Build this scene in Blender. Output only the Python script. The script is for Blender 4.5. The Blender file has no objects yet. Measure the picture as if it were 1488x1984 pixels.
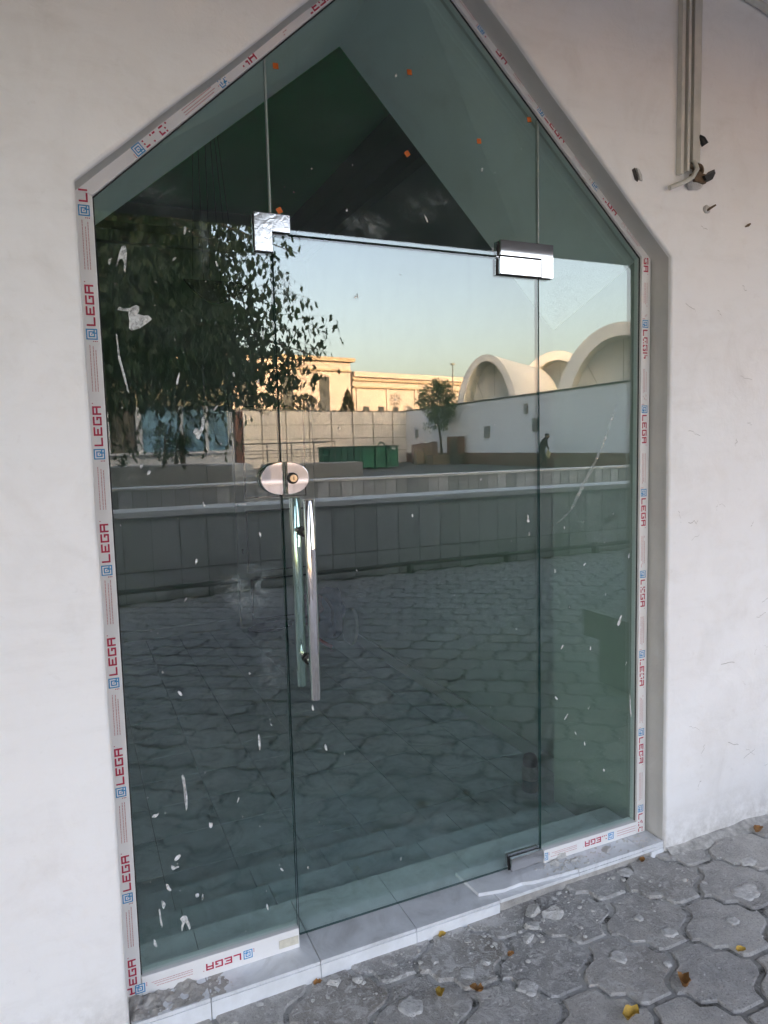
import bpy, bmesh, math, random
from mathutils import Vector, Matrix, noise
rnd = random.Random(7)
R = math.radians
sc = bpy.context.scene
col = sc.collection

# ------------------------------------------------------------------ camera, sky, sun, exposure
cam = bpy.data.cameras.new('camera')
cam_o = bpy.data.objects.new('camera', cam)
col.objects.link(cam_o)
CAM = Vector((-0.5540, -1.9692, 1.5055))
yaw, pitch, roll = 0.418521, 0.095060, -0.025302
fwd = Vector((math.sin(yaw)*math.cos(pitch), math.cos(yaw)*math.cos(pitch), -math.sin(pitch)))
rgt0 = Vector((math.cos(yaw), -math.sin(yaw), 0)); up0 = rgt0.cross(fwd)
rgt = rgt0*math.cos(roll) + up0*math.sin(roll)
upv = -rgt0*math.sin(roll) + up0*math.cos(roll)
mw = Matrix((rgt, upv, -fwd)).transposed().to_4x4(); mw.translation = CAM
cam_o.matrix_world = mw
cam.sensor_fit = 'VERTICAL'; cam.sensor_height = 36.0; cam.lens = 36.0*1355.24/1984.0
cam.clip_start = 0.02; cam.clip_end = 3000
sc.camera = cam_o

SUN_EL, SUN_ROT = 14.0, 12.0
world = bpy.data.worlds.new('World'); sc.world = world; world.use_nodes = True
wn = world.node_tree
sky = wn.nodes.new('ShaderNodeTexSky'); sky.sky_type = 'NISHITA'; sky.sun_disc = False
sky.sun_elevation = R(SUN_EL); sky.sun_rotation = R(SUN_ROT); sky.air_density = 1.0; sky.dust_density = 4.0; sky.ozone_density = 1.0
wn.links.new(sky.outputs[0], wn.nodes['Background'].inputs[0])
wn.nodes['Background'].inputs[1].default_value = 0.12
sun = bpy.data.lights.new('sun', 'SUN'); sun.energy = 2.0; sun.angle = R(0.5); sun.color = (1.0, 0.74, 0.52)
sun_o = bpy.data.objects.new('sun', sun); col.objects.link(sun_o)
sd = Vector((math.sin(R(SUN_ROT))*math.cos(R(SUN_EL)), math.cos(R(SUN_ROT))*math.cos(R(SUN_EL)), math.sin(R(SUN_EL))))
sun_o.rotation_euler = sd.to_track_quat('Z', 'Y').to_euler(); sun_o.location = (0, 20, 30)
sc.view_settings.view_transform = 'Standard'; sc.view_settings.look = 'None'
sc.view_settings.exposure = 3.82; sc.view_settings.use_white_balance = True; sc.view_settings.white_balance_temperature = 8450; sc.view_settings.white_balance_tint = 28; sc.view_settings.gamma = 1.0; sc.view_settings.use_curve_mapping = False
sc.render.engine = 'CYCLES'
cy = sc.cycles
cy.use_denoising = True; cy.use_adaptive_sampling = True; cy.adaptive_threshold = 0.02
cy.max_bounces = 8; cy.diffuse_bounces = 4; cy.glossy_bounces = 4; cy.transmission_bounces = 4; cy.transparent_max_bounces = 24
cy.sample_clamp_indirect = 6.0; cy.caustics_reflective = False; cy.caustics_refractive = False

# ------------------------------------------------------------------ materials
def new_mat(name):
    m = bpy.data.materials.new(name); m.use_nodes = True
    nt = m.node_tree
    return m, nt, nt.nodes['Principled BSDF']
def N(nt, t, **kw):
    n = nt.nodes.new(t)
    for k, v in kw.items():
        if hasattr(n, k): setattr(n, k, v)
        else: n.inputs[k].default_value = v
    return n
def ramp(nt, src, stops):
    r = nt.nodes.new('ShaderNodeValToRGB')
    e = r.color_ramp.elements
    while len(e) > 1: e.remove(e[-1])
    for i, (p, c) in enumerate(stops):
        x = e[0] if i == 0 else e.new(p)
        x.position = p; x.color = (c[0], c[1], c[2], 1) if len(c) == 3 else c
    nt.links.new(src, r.inputs[0]); return r
def pos_noise(nt, scale, detail=4, rough=0.6, coord='geo', dist=0.0):
    if coord == 'geo':
        c = nt.nodes.new('ShaderNodeNewGeometry').outputs['Position']
    else:
        c = nt.nodes.new('ShaderNodeTexCoord').outputs['Object']
    n = N(nt, 'ShaderNodeTexNoise'); n.inputs['Scale'].default_value = scale; n.inputs['Detail'].default_value = detail
    n.inputs['Roughness'].default_value = rough; n.inputs['Distortion'].default_value = dist
    nt.links.new(c, n.inputs['Vector']); return n.outputs['Fac']
def mix(nt, fac, a, b, mode='MIX'):
    m = nt.nodes.new('ShaderNodeMix'); m.data_type = 'RGBA'; m.blend_type = mode
    for s, v in ((m.inputs[0], fac), (m.inputs[6], a), (m.inputs[7], b)):
        if hasattr(v, 'links'): nt.links.new(v, s)
        elif isinstance(v, (int, float)): s.default_value = v
        else: s.default_value = (v[0], v[1], v[2], 1)
    return m.outputs[2]
def mth(nt, op, a, b=None, clamp=False):
    m = nt.nodes.new('ShaderNodeMath'); m.operation = op; m.use_clamp = clamp
    for i, v in enumerate((a, b)):
        if v is None: continue
        if hasattr(v, 'links'): nt.links.new(v, m.inputs[i])
        else: m.inputs[i].default_value = v
    return m.outputs[0]
def bump(nt, b, h, strength=0.3, dist=0.01):
    n = nt.nodes.new('ShaderNodeBump'); n.inputs['Strength'].default_value = strength; n.inputs['Distance'].default_value = dist
    nt.links.new(h, n.inputs['Height']); nt.links.new(n.outputs[0], b.inputs['Normal'])
def simple(name, c, rough=0.6, metal=0.0, var=0.12, scale=6.0, bmp=0.0, bscale=40.0, rand=0.0, spec=None, coord='geo'):
    m, nt, b = new_mat(name)
    b.inputs['Roughness'].default_value = rough; b.inputs['Metallic'].default_value = metal
    if spec is not None: b.inputs['Specular IOR Level'].default_value = spec
    c1 = [max(0, x*(1-var)) for x in c]; c2 = [min(1, x*(1+var)) for x in c]
    r = ramp(nt, pos_noise(nt, scale, coord=coord), [(0.3, c1), (0.7, c2)])
    out = r.outputs[0]
    if rand:
        oi = nt.nodes.new('ShaderNodeObjectInfo')
        v = ramp(nt, oi.outputs['Random'], [(0, (1-rand,)*3), (1, (1+rand,)*3)])
        out = mix(nt, 1.0, out, v.outputs[0], 'MULTIPLY')
    nt.links.new(out, b.inputs['Base Color'])
    if bmp: bump(nt, b, pos_noise(nt, bscale, 6, coord=coord), bmp, 0.01)
    return m

def mat_plaster():
    m, nt, b = new_mat('white_plaster')
    b.inputs['Roughness'].default_value = 0.85
    n1 = pos_noise(nt, 0.9, 5, 0.6); n2 = pos_noise(nt, 5.0, 6, 0.65, dist=0.6); n3 = pos_noise(nt, 22, 5, 0.7)
    base = ramp(nt, n1, [(0.3, (.86, .84, .83)), (0.55, (.89, .885, .88)), (0.75, (.84, .825, .81))]).outputs[0]
    st = ramp(nt, n2, [(0.50, (1, 1, 1)), (0.66, (.93, .915, .90)), (0.80, (.80, .78, .76))]).outputs[0]
    base = mix(nt, 0.6, base, st, 'MULTIPLY')
    mp = nt.nodes.new('ShaderNodeMapping'); mp.inputs['Rotation'].default_value = (0, R(24), 0); mp.inputs['Scale'].default_value = (2.2, 2.2, 11)
    nt.links.new(nt.nodes.new('ShaderNodeNewGeometry').outputs['Position'], mp.inputs[0])
    tw = N(nt, 'ShaderNodeTexNoise'); tw.inputs['Scale'].default_value = 1.6; tw.inputs['Detail'].default_value = 8; tw.inputs['Roughness'].default_value = .7; nt.links.new(mp.outputs[0], tw.inputs['Vector'])
    base = mix(nt, 0.28, base, ramp(nt, tw.outputs[0], [(0.40, (1, 1, 1)), (0.56, (.97, .965, .955)), (0.68, (.86, .845, .825)), (0.74, (.99, .985, .98))]).outputs[0], 'MULTIPLY')
    gr = ramp(nt, n3, [(0.62, (1, 1, 1)), (0.76, (.82, .80, .775))]).outputs[0]
    base = mix(nt, 0.4, base, gr, 'MULTIPLY')
    sp = nt.nodes.new('ShaderNodeSeparateXYZ'); nt.links.new(nt.nodes.new('ShaderNodeNewGeometry').outputs['Position'], sp.inputs[0])
    foot = mth(nt, 'SUBTRACT', 1.0, mth(nt, 'MULTIPLY', mth(nt, 'ADD', sp.outputs['Z'], .06), 4.5), True)
    dirt = mth(nt, 'MULTIPLY', mth(nt, 'POWER', foot, 1.6), ramp(nt, pos_noise(nt, 17, 6, .75), [(0.38, (0, 0, 0)), (0.62, (1, 1, 1))]).outputs[0])
    base = mix(nt, mth(nt, 'MULTIPLY', dirt, .65), base, (.38, .35, .31))
    nt.links.new(base, b.inputs['Base Color'])
    h = mth(nt, 'ADD', mth(nt, 'MULTIPLY', pos_noise(nt, 3.0, 5), 1.0), mth(nt, 'ADD', mth(nt, 'MULTIPLY', n3, 0.22), mth(nt, 'MULTIPLY', pos_noise(nt, 9, 6, 0.7, dist=2.0), 0.35)))
    bump(nt, b, h, 0.5, 0.012)
    return m
def mat_glass():
    m, nt, b = new_mat('tinted_glass'); nt.nodes.remove(b)
    out = nt.nodes['Material Output']
    geo = nt.nodes.new('ShaderNodeNewGeometry')
    dp = nt.nodes.new('ShaderNodeVectorMath'); dp.operation = 'DOT_PRODUCT'
    nt.links.new(geo.outputs['Normal'], dp.inputs[0]); nt.links.new(geo.outputs['Incoming'], dp.inputs[1])
    c = mth(nt, 'ABSOLUTE', dp.outputs['Value'])
    om = mth(nt, 'SUBTRACT', 1.0, c, True)
    p5 = mth(nt, 'POWER', om, 5.0)
    R0 = 0.088
    fr = mth(nt, 'ADD', mth(nt, 'MULTIPLY', p5, 1-R0), R0)
    tr = nt.nodes.new('ShaderNodeBsdfTransparent'); tr.inputs[0].default_value = (.865, .965, .94, 1)
    gl = nt.nodes.new('ShaderNodeBsdfGlossy'); gl.inputs['Roughness'].default_value = 0.0; gl.inputs['Color'].default_value = (.92, .98, 1.0, 1)
    mx = nt.nodes.new('ShaderNodeMixShader')
    nt.links.new(fr, mx.inputs[0]); nt.links.new(tr.outputs[0], mx.inputs[1]); nt.links.new(gl.outputs[0], mx.inputs[2])
    # dust film and dried wipe marks on the pane
    df = nt.nodes.new('ShaderNodeBsdfDiffuse'); df.inputs[0].default_value = (.62, .66, .68, 1)
    tc = nt.nodes.new('ShaderNodeNewGeometry').outputs['Position']
    dust = mth(nt, 'MULTIPLY', ramp(nt, pos_noise(nt, 3.2, 6, 0.7, dist=1.0), [(0.45, (0, 0, 0)), (0.8, (1, 1, 1))]).outputs[0], 0.030)
    dust = mth(nt, 'ADD', dust, 0.004)
    streak_map = nt.nodes.new('ShaderNodeMapping'); streak_map.inputs['Scale'].default_value = (60, 1, 2.2)
    nt.links.new(tc, streak_map.inputs[0])
    sn = N(nt, 'ShaderNodeTexNoise'); sn.inputs['Scale'].default_value = 1.0; sn.inputs['Detail'].default_value = 4
    nt.links.new(streak_map.outputs[0], sn.inputs['Vector'])
    dust = mth(nt, 'ADD', dust, mth(nt, 'MULTIPLY', ramp(nt, sn.outputs[0], [(0.62, (0, 0, 0)), (0.8, (1, 1, 1))]).outputs[0], 0.035))
    wisp = ramp(nt, pos_noise(nt, 16, 8, 0.75, dist=2.5), [(0.44, (0, 0, 0)), (0.68, (1, 1, 1))]).outputs[0]
    for (x, z, rx, rz, s) in ((-.105, 1.10, .085, .085, .34), (-.18, 1.12, .10, .035, .13), (-.05, 0.86, .05, .10, .16), (.30, 2.155, .085, .045, .32), (.47, 2.235, .10, .06, .13),
                              (-.19, 2.06, .018, .10, .25), (.552, 2.26, .05, .04, .16), (.03, 1.96, .03, .07, .26), (-.30, 2.17, .09, .05, .10), (1.20, 1.15, .10, .05, .10), (.28, .68, .08, .06, .07),
                              (.13, 1.62, .05, .07, .12), (1.0, 1.95, .05, .12, .07), (-.25, .75, .12, .12, .06)):
        sub = nt.nodes.new('ShaderNodeVectorMath'); sub.operation = 'SUBTRACT'; sub.inputs[1].default_value = (x, 0, z)
        nt.links.new(tc, sub.inputs[0])
        mul = nt.nodes.new('ShaderNodeVectorMath'); mul.operation = 'MULTIPLY'; mul.inputs[1].default_value = (1/rx, 0, 1/rz)
        nt.links.new(sub.outputs[0], mul.inputs[0])
        ln = nt.nodes.new('ShaderNodeVectorMath'); ln.operation = 'LENGTH'; nt.links.new(mul.outputs[0], ln.inputs[0])
        f = mth(nt, 'SUBTRACT', 1.0, ln.outputs['Value'], True)
        f = mth(nt, 'MULTIPLY', mth(nt, 'POWER', f, 0.7), s)
        dust = mth(nt, 'ADD', dust, mth(nt, 'MULTIPLY', f, wisp))
    m2 = nt.nodes.new('ShaderNodeMixShader')
    nt.links.new(mth(nt, 'MULTIPLY', dust, 1.0, True), m2.inputs[0]); nt.links.new(mx.outputs[0], m2.inputs[1]); nt.links.new(df.outputs[0], m2.inputs[2])
    nt.links.new(m2.outputs[0], out.inputs[0])
    return m
def mat_tile(name, c, vein, rough=0.22):
    m, nt, b = new_mat(name)
    b.inputs['Roughness'].default_value = rough
    n1 = pos_noise(nt, 4.5, 7, 0.65, dist=2.2); n2 = pos_noise(nt, 14, 5)
    cc = ramp(nt, n1, [(0.32, vein), (0.5, c), (0.72, [x*1.1 for x in c])]).outputs[0]
    cc = mix(nt, 0.25, cc, ramp(nt, n2, [(0.4, (.75, .74, .72)), (0.6, (1, 1, 1))]).outputs[0], 'MULTIPLY')
    oi = nt.nodes.new('ShaderNodeObjectInfo')
    cc = mix(nt, 1.0, cc, ramp(nt, oi.outputs['Random'], [(0, (.93,)*3), (1, (1.05,)*3)]).outputs[0], 'MULTIPLY')
    nt.links.new(cc, b.inputs['Base Color'])
    return m
def mat_paver():
    m, nt, b = new_mat('concrete_paver')
    b.inputs['Roughness'].default_value = 0.88
    oi = nt.nodes.new('ShaderNodeObjectInfo')
    base = ramp(nt, oi.outputs['Random'], [(0, (.47, .465, .46)), (0.35, (.53, .51, .485)), (0.65, (.60, .585, .565)), (1, (.50, .455, .41))]).outputs[0]
    n1 = pos_noise(nt, 7, 6, 0.7); n2 = pos_noise(nt, 160, 3, 0.8); n3 = pos_noise(nt, 26, 6, 0.75, dist=0.8); n4 = pos_noise(nt, 3.0, 4, 0.6)
    base = mix(nt, 1.0, base, ramp(nt, n1, [(0.3, (.66, .66, .67)), (0.7, (1.18, 1.17, 1.15))]).outputs[0], 'MULTIPLY')
    base = mix(nt, 0.8, base, ramp(nt, n2, [(0.34, (.45, .45, .46)), (0.46, (1, 1, 1)), (0.6, (1, 1, 1)), (0.7, (1.35, 1.35, 1.36))]).outputs[0], 'MULTIPLY')
    # plaster dust trodden in round the door
    g = nt.nodes.new('ShaderNodeNewGeometry').outputs['Position']
    sub = nt.nodes.new('ShaderNodeVectorMath'); sub.operation = 'SUBTRACT'; sub.inputs[1].default_value = (.55, -.15, -.06); nt.links.new(g, sub.inputs[0])
    mu = nt.nodes.new('ShaderNodeVectorMath'); mu.operation = 'MULTIPLY'; mu.inputs[1].default_value = (.75, 1.5, 0); nt.links.new(sub.outputs[0], mu.inputs[0])
    ln = nt.nodes.new('ShaderNodeVectorMath'); ln.operation = 'LENGTH'; nt.links.new(mu.outputs[0], ln.inputs[0])
    near = mth(nt, 'SUBTRACT', 1.0, ln.outputs['Value'], True)
    d = ramp(nt, n3, [(0.49, (0, 0, 0)), (0.62, (1, 1, 1))]).outputs[0]
    d = mth(nt, 'MULTIPLY', d, mth(nt, 'ADD', mth(nt, 'MULTIPLY', near, 1.0), 0.14))
    d = mth(nt, 'ADD', d, mth(nt, 'MULTIPLY', mth(nt, 'MULTIPLY', near, ramp(nt, n4, [(0.38, (0, 0, 0)), (0.60, (1, 1, 1))]).outputs[0]), 0.6), True)
    sp = ramp(nt, pos_noise(nt, 75, 2, 0.5), [(0.64, (0, 0, 0)), (0.67, (1, 1, 1))]).outputs[0]
    d = mth(nt, 'ADD', d, mth(nt, 'MULTIPLY', sp, mth(nt, 'ADD', mth(nt, 'MULTIPLY', near, 0.8), 0.15)), True)
    near_tone = mth(nt, 'MULTIPLY', mth(nt, 'ADD', near, 0.25, True), ramp(nt, pos_noise(nt, 2.2, 4), [(0.3, (.75, .75, .75)), (0.7, (1, 1, 1))]).outputs[0], True)  # pavers toned darker towards the door, offsetting the paler base
    base = mix(nt, mth(nt, 'MULTIPLY', near_tone, .8), base, mix(nt, 1.0, base, (.56, .55, .54), 'MULTIPLY'))
    base = mix(nt, d, base, (.60, .59, .575))
    nt.links.new(base, b.inputs['Base Color'])
    bump(nt, b, mth(nt, 'ADD', n2, mth(nt, 'MULTIPLY', n3, 1.5)), 0.9, 0.006)
    return m
def mat_paint():
    m = simple('dried_white_paint', (.70, .72, .71), .75, var=.12, scale=50, bmp=.4, bscale=120); nt = m.node_tree
    tr = nt.nodes.new('ShaderNodeBsdfTransparent'); mx = nt.nodes.new('ShaderNodeMixShader')
    a = ramp(nt, pos_noise(nt, 45, 5, .7, dist=.6), [(0.36, (.25, .25, .25)), (0.58, (1, 1, 1))]).outputs[0]
    nt.links.new(a, mx.inputs[0]); nt.links.new(tr.outputs[0], mx.inputs[1]); nt.links.new(nt.nodes['Principled BSDF'].outputs[0], mx.inputs[2])
    nt.links.new(mx.outputs[0], nt.nodes['Material Output'].inputs[0]); return m
def mat_joint():
    m, nt, b = new_mat('joint_sand'); b.inputs['Roughness'].default_value = .95
    base = ramp(nt, pos_noise(nt, 30, 5, .7), [(0.35, (.022, .022, .016)), (0.7, (.085, .08, .065))]).outputs[0]
    g = nt.nodes.new('ShaderNodeNewGeometry').outputs['Position']
    sub = nt.nodes.new('ShaderNodeVectorMath'); sub.operation = 'SUBTRACT'; sub.inputs[1].default_value = (.7, -.10, -.06); nt.links.new(g, sub.inputs[0])
    mu = nt.nodes.new('ShaderNodeVectorMath'); mu.operation = 'MULTIPLY'; mu.inputs[1].default_value = (.65, 1.25, 0); nt.links.new(sub.outputs[0], mu.inputs[0])
    ln = nt.nodes.new('ShaderNodeVectorMath'); ln.operation = 'LENGTH'; nt.links.new(mu.outputs[0], ln.inputs[0])
    near = mth(nt, 'SUBTRACT', 1.25, ln.outputs['Value'], True)
    d = mth(nt, 'MULTIPLY', near, ramp(nt, pos_noise(nt, 14, 5, .7), [(0.34, (0, 0, 0)), (0.50, (1, 1, 1))]).outputs[0])
    nt.links.new(mix(nt, d, base, (.58, .57, .55)), b.inputs['Base Color'])
    bump(nt, b, pos_noise(nt, 110, 5), .8, .006)
    return m
def mat_chrome(name, rough, wr=0.0, c=(.82, .80, .79)):
    m, nt, b = new_mat(name)
    b.inputs['Metallic'].default_value = 1; b.inputs['Roughness'].default_value = rough; b.inputs['Base Color'].default_value = (*c, 1)
    if wr: bump(nt, b, pos_noise(nt, 38, 3, 0.5, dist=1.5), wr, 0.004)
    return m
def mat_leaf(name, c, rough=0.55, trans=0.25):
    m, nt, b = new_mat(name); b.inputs['Roughness'].default_value = rough
    cc = ramp(nt, pos_noise(nt, 2.5, 3), [(0.3, [x*.7 for x in c]), (0.7, [x*1.25 for x in c])]).outputs[0]
    nt.links.new(cc, b.inputs['Base Color'])
    if trans:
        tl = nt.nodes.new('ShaderNodeBsdfTranslucent'); nt.links.new(cc, tl.inputs[0])
        mx = nt.nodes.new('ShaderNodeMixShader'); mx.inputs[0].default_value = trans
        nt.links.new(b.outputs[0], mx.inputs[1]); nt.links.new(tl.outputs[0], mx.inputs[2])
        nt.links.new(mx.outputs[0], nt.nodes['Material Output'].inputs[0])
    return m

MT = dict(
    splat=simple('trodden_plaster', (.58, .57, .555), .95, var=.22, scale=45, bmp=.8, bscale=110),
    reveal_plaster=simple('darker_reveal_plaster', (.60, .59, .56), .85, var=.08, scale=5, bmp=.4, bscale=18),  # reveal ring set a darker grey than the wall face
    plaster=mat_plaster(), glass=mat_glass(),
    glass_edge=simple('glass_edge_green', (.012, .085, .078), 0.12, var=.3, scale=9, spec=.6),
    room_wall=simple('painted_room_wall', (.31, .385, .32), .8, var=.05, scale=2, bmp=.15, bscale=20),
    room_ceiling=simple('green_ceiling_paint', (.10, .72, .29), .8, var=.06, scale=2),
    trim_room=simple('room_cornice_paint', (.17, .23, .15), .6, var=.06),
    tile=mat_tile('grey_marble_tile', (.74, .765, .79), (.60, .615, .63)),
    tile_in=mat_tile('blue_grey_floor_tile', (.60, .69, .73), (.46, .53, .57), .25),
    tile_white=mat_tile('white_glazed_tile', (.80, .83, .86), (.76, .79, .81), .25),
    grout=simple('dirty_grout', (.25, .22, .19), .95, var=.25, scale=40),
    concrete=simple('rough_concrete', (.42, .40, .375), .95, var=.25, scale=18, bmp=.9, bscale=60),
    paver=mat_paver(), joint=mat_joint(),
    joint_white=simple('plaster_grout', (.50, .485, .46), .95, var=.35, scale=35, bmp=.9, bscale=90),
    pvc=simple('white_film_profile', (.84, .83, .82), .42, var=.03, scale=9),
    film_red=simple('film_print_red', (.56, .030, .075), .45, var=.1, scale=30),
    film_pink=simple('film_print_fine_red', (.62, .30, .30), .5, var=.15, scale=60),
    film_blue=simple('film_print_blue', (.015, .30, .58), .45, var=.08, scale=30),
    film_white=simple('film_print_white', (.85, .85, .85), .45, var=.02),
    chrome=mat_chrome('polished_chrome', .035), chrome_w=mat_chrome('film_wrapped_chrome', .13, .07, (.74, .75, .76)),
    steel=mat_chrome('polished_steel_bar', .07, 0, (.90, .87, .85)), steel_b=mat_chrome('brushed_steel_patch', .22, .08, (.62, .61, .60)),
    black=simple('black_gasket', (.012, .011, .012), .5, var=.2), rubber=simple('black_plastic', (.016, .016, .017), .4, var=.2),
    brass=mat_chrome('brass_core', .25, 0, (.62, .50, .34)),
    sealant=simple('clear_sealant', (.30, .36, .34), .3, var=.1),
    orange=simple('orange_sticker', (.62, .13, .015), .5, var=.12, scale=60),
    paint=mat_paint(),
    chunk=simple('plaster_lump', (.60, .59, .57), .95, var=.12, scale=40, bmp=.8, bscale=130),
    leaf_y=simple('dry_yellow_leaf', (.52, .31, .05), .6, var=.35, scale=55), leaf_b=simple('dry_brown_leaf', (.34, .15, .045), .65, var=.4, scale=50),
    trunking=simple('aged_white_trunking', (.60, .58, .52), .55, var=.10, scale=14), trunking_in=simple('stained_adhesive', (.20, .155, .10), .85, var=.35, scale=25),
    rust=simple('rusty_metal', (.16, .10, .06), .7, .3, var=.4, scale=60, bmp=.5, bscale=140),
    hole=simple('painted_hole_shade', (.05, .045, .042), .95, var=.4, scale=70),
    door_grey=simple('grey_enamel', (.52, .53, .51), .45, var=.04), gap=simple('dark_gap', (.03, .03, .03), .8, var=.2),
    bag_blue=simple('blue_canvas', (.010, .040, .075), .8, var=.25, scale=14, bmp=.3, bscale=60), bag_red=simple('red_check_cloth', (.22, .04, .035), .85, var=.5, scale=24),
    red=simple('red_plastic', (.75, .02, .03), .35, var=.1), board=simple('pale_fibre_board', (.50, .49, .43), .8, var=.1, scale=12),
    cloth_dark=simple('dark_cloth', (.03, .035, .045), .9, var=.3, scale=20), bottle_green=simple('green_plastic', (.02, .085, .08), .3, var=.15), bottle_label=simple('pale_label', (.20, .21, .19), .6, var=.25, scale=60),
    moon=simple('dark_bronze', (.035, .035, .032), .5, .2, var=.3, scale=12), cord=simple('black_cord', (.015, .015, .015), .8, var=.1),
    slab=simple('grey_stone_slab', (.52, .525, .51), .7, var=.10, scale=3, rand=.13, bmp=.2, bscale=30), slab_b=simple('blue_grey_stone_slab', (.47, .49, .515), .65, var=.10, scale=3, rand=.32, bmp=.2, bscale=30),
    coping=simple('pale_stone_coping', (.80, .79, .76), .7, var=.07, scale=4), mortar=simple('grey_mortar', (.14, .135, .125), .95, var=.2, scale=20),
    pipe_dark=simple('dark_painted_pipe', (.05, .052, .05), .5, var=.2),
    asphalt=simple('worn_asphalt', (.075, .075, .075), .95, var=.3, scale=.5, bmp=.4, bscale=40), earth=simple('grey_earth', (.16, .15, .135), .95, var=.3, scale=.4),
    render_grey=simple('grey_cement_render', (.30, .30, .29), .9, var=.12, scale=2), fence_panel=simple('cream_concrete_panel', (.78, .72, .66), .85, var=.07, scale=1.2, rand=.05),
    fence_joint=simple('panel_joint', (.22, .20, .18), .9, var=.2), white_wall=simple('whitewashed_wall', (.86, .86, .87), .85, var=.05, scale=.6), plinth=simple('brown_plinth_paint', (.19, .085, .065), .8, var=.15, scale=1),
    capstone=simple('dark_roofing_felt', (.07, .07, .07), .8, var=.2), vault=simple('white_shell_render', (.80, .78, .75), .85, var=.07, scale=.5), vault_in=simple('cream_shell_lining', (.80, .75, .64), .85, var=.08, scale=.6),
    yellow=simple('sand_yellow_render', (.48, .40, .355), .85, var=.04, scale=.2), yellow_d=simple('sand_yellow_band', (.38, .29, .20), .85, var=.05), win_dark=simple('dark_window', (.035, .04, .045), .25, var=.2),
    skip=simple('green_container_paint', (.012, .15, .095), .45, var=.15, scale=1.5), skip_d=simple('dark_green_paint', (.008, .085, .055), .5, var=.15),
    shop_white=simple('white_shop_panel', (.72, .73, .74), .5, var=.03), shop_blue=simple('blue_poster_glass', (.16, .34, .44), .3, var=.75, scale=2.8), shop_brown=simple('dim_shop_glass', (.13, .115, .10), .3, var=.6, scale=2.6), shop_tan=simple('tan_fascia', (.42, .34, .20), .7, var=.15),
    bark=simple('grey_brown_bark', (.10, .075, .055), .9, var=.3, scale=12, bmp=.8, bscale=40),
    leaf_d=mat_leaf('dark_green_leaf', (.033, .070, .028)), leaf_g=mat_leaf('green_leaf', (.045, .105, .035)), leaf_o=mat_leaf('olive_brown_foliage', (.13, .115, .06)), leaf_yu=mat_leaf('yucca_blade', (.035, .075, .035), trans=.1),
    wood_pink=simple('faded_pink_boards', (.36, .24, .22), .85, var=.2, scale=3, rand=.2), redbrown=simple('red_brown_cabinet', (.17, .07, .05), .6, var=.25, scale=3), brick_tan=simple('tan_brick', (.26, .20, .15), .9, var=.2, scale=5),
    lamp_iron=simple('grey_iron', (.11, .11, .11), .5, .3, var=.1), shirt=simple('dark_clothes', (.03, .03, .035), .9, var=.2), skin=simple('skin', (.30, .18, .12), .6, var=.05), hair=simple('black_hair', (.01, .01, .01), .7, var=.1), bag_y=simple('pale_yellow_bag', (.60, .55, .30), .7, var=.12, scale=8),
    soffit=simple('grey_painted_soffit', (.17, .165, .155), .85, var=.10, scale=1.5, bmp=.3, bscale=12), box_dark=simple('dark_grey_plastic', (.17, .17, .16), .55, var=.15),
)

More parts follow.
